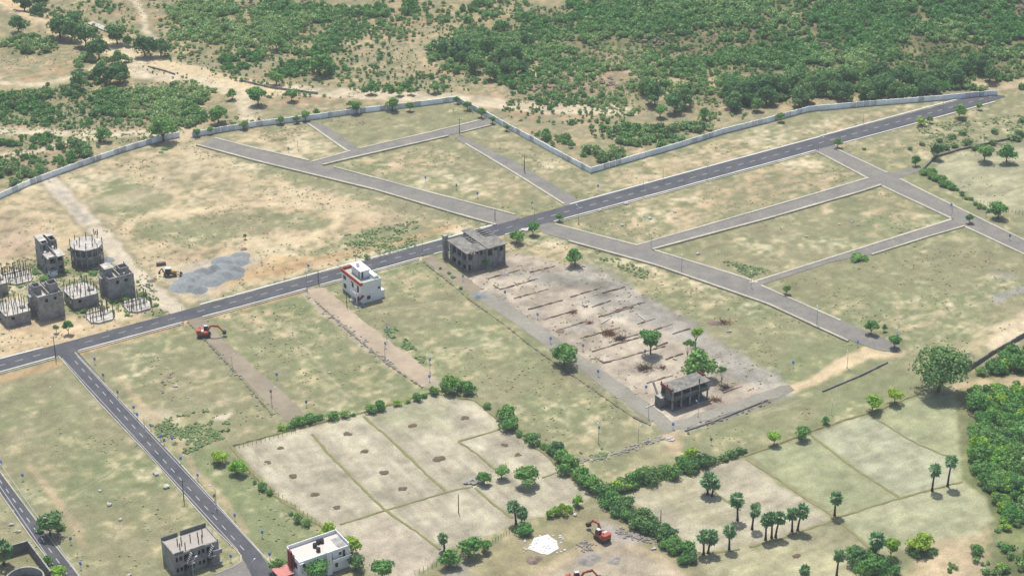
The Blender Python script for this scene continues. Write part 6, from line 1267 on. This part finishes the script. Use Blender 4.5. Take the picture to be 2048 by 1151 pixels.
# ================================================================ TUFTS / WEEDS
def scatter(name, regs, n, size, m, label, avoid=True, th=.52):
    out_ = []
    V0 = []
    for (pts_, cnt) in regs:
        poly = poly_w(pts_); lo = poly.min(0); hi = poly.max(0); c = 0; k = 0
        while c < cnt and k < 12:
            q = nr.uniform(lo, hi, (cnt*2, 2)); q = q[inside(poly, q[:, 0], q[:, 1])]; q = q[fbm(q[:, 0], q[:, 1], 14 if th > .5 else 4, 3, 3) > th]; out_.append(q[:cnt-c]); c += len(out_[-1]); k += 1
    q = np.concatenate(out_); hit = np.zeros(len(q), bool)
    for rp in RPOLY: hit |= inside(rp, q[:, 0], q[:, 1])
    q = q[~hit]; n = len(q); z = height(q[:, 0], q[:, 1])
    K = 5; c = np.repeat(np.c_[q, z], K, 0)+nr.normal(0, size*.35, (n*K, 3))*np.array([1, 1, 0]); a = nr.uniform(0, 6.28, n*K); s = size*nr.uniform(.5, 1.2, n*K)
    u = np.c_[np.cos(a), np.sin(a), nr.normal(0, .3, n*K)]*(s*.5)[:, None]; up = np.c_[-np.sin(a), np.cos(a), nr.normal(0, .3, n*K)]*(s*.5)[:, None]
    c[:, 2] += s*nr.uniform(.2, .5, n*K)
    V = np.stack([c-u-up*.6, c+u-up, c+up*.9+u*.8, c+up-u*.6], 1).reshape(-1, 3); F_ = np.arange(len(V)).reshape(-1, 4)
    tt = np.repeat(np.repeat(nr.random(n), K), 4); return stuff(tag(link(name, np_mesh(name, V, F_, m, tt)), label, 'grass'))
allp = [(0, 745), (0, 420), (360, 285), (920, 215), (1180, 355), (1450, 280), (1990, 205), (2048, 500), (2048, 640), (1850, 740), (1490, 890), (1340, 880), (1180, 950), (870, 780), (440, 880), (640, 1060), (540, 1130), (0, 1151)]
scatter('dry_grass_tufts', [(allp, 3400), ([(0, 0), (1000, 0), (1000, 230), (0, 380)], 2500), ([(1200, 235), (1900, 190), (1100, 100), (1000, 200)], 1200)], 0, .38, tuft_m, 'dry grass tufts scattered over plots and scrubland')
scatter('green_weeds', [([(300, 845), (410, 818), (462, 845), (455, 872), (370, 908), (325, 885)], 620), ([(690, 470), (840, 440), (830, 500), (740, 515), (690, 520)], 500), ([(765, 660), (790, 655), (850, 715), (845, 730)], 200), ([(1190, 500), (1300, 540), (1290, 560), (1200, 520)], 120), ([(1430, 515), (1540, 540), (1500, 555)], 160), ([(0, 330), (0, 180), (400, 160), (400, 260)], 1500), ([(1830, 250), (2048, 230), (2048, 290), (1860, 300)], 500), ([(1160, 905), (1240, 890), (1210, 920)], 200), ([(130, 500), (300, 560), (340, 630), (140, 640), (0, 640), (0, 520)], 700)], 0, .5, weed_g, 'low green weeds in patches', True, .44)
# ================================================================ HAZE
hz = MB().b(-420, 420, -60, 1150, -12, 300).build('haze', bpy.data.materials.new('haze_air'))if False else None
hm = bpy.data.materials.new('haze_air'); hm.use_nodes = True; nt = hm.node_tree; nt.nodes.remove(nt.nodes['Principled BSDF'])
pv = nt.nodes.new('ShaderNodeVolumePrincipled'); pv.inputs['Color'].default_value = (.88, .94, 1, 1); pv.inputs['Density'].default_value = .00013; pv.inputs['Anisotropy'].default_value = .1
nt.links.new(pv.outputs[0], nt.nodes['Material Output'].inputs['Volume'])
stuff(MB().b(-9000, 9000, -6000, 9500, -12, 300).build('haze', hm))
def project(o):
    p = o.location; d = Vector((p.x, p.y, p.z-CAMH)); f = d.y*CS-d.z*SN; return CX+FPX*d.x/f, CY-FPX*(d.y*SN+d.z*CS)/f
def nth(n): return '%d%s' % (n, 'th' if 10 <= n % 100 <= 20 else {1: 'st', 2: 'nd', 3: 'rd'}.get(n % 10, 'th'))
grp = {}
for o in COL.objects:
    if o.parent is None and o.get('group'): grp.setdefault((o['group'], o['label']), []).append(o)
for (g, lb), os_ in grp.items():
    if g.startswith('tree belt'):
        os_ = sorted(os_, key=lambda q: project(q)[0]); k = (len(os_)+2)//3
        for i, o in enumerate(os_): o['label'] = 'tall dark tree in the %s third of the wall-side tree belt, %s from the left' % (('left', 'middle', 'right')[i//k], nth(i % k+1))
        continue
    if g.startswith('bushes of the dense grove'):
        for o in os_: w_ = 'upper' if project(o)[1] < 790 else ('middle' if project(o)[1] < 960 else 'lower'); o['label'] = 'green thicket bush in the %s part of the dense right-edge grove' % w_; o['group'] = '%s part of the dense right-edge grove' % w_
        continue
    if len(os_) < 2 or len(os_) > 66 or 'slope' in g or 'scrub bushes' in g and len(os_) > 20: continue
    ax = 1 if ('diagonal' in g or 'right bank' in g) else 0
    for i, o in enumerate(sorted(os_, key=lambda q: project(q)[ax])): 
        lab = lb+(', %s from the %s' % (nth(i+1), 'top' if ax else 'left')); o['label'] = lab if len(lab.split()) <= 16 else lb
print('objects', len(bpy.data.objects))
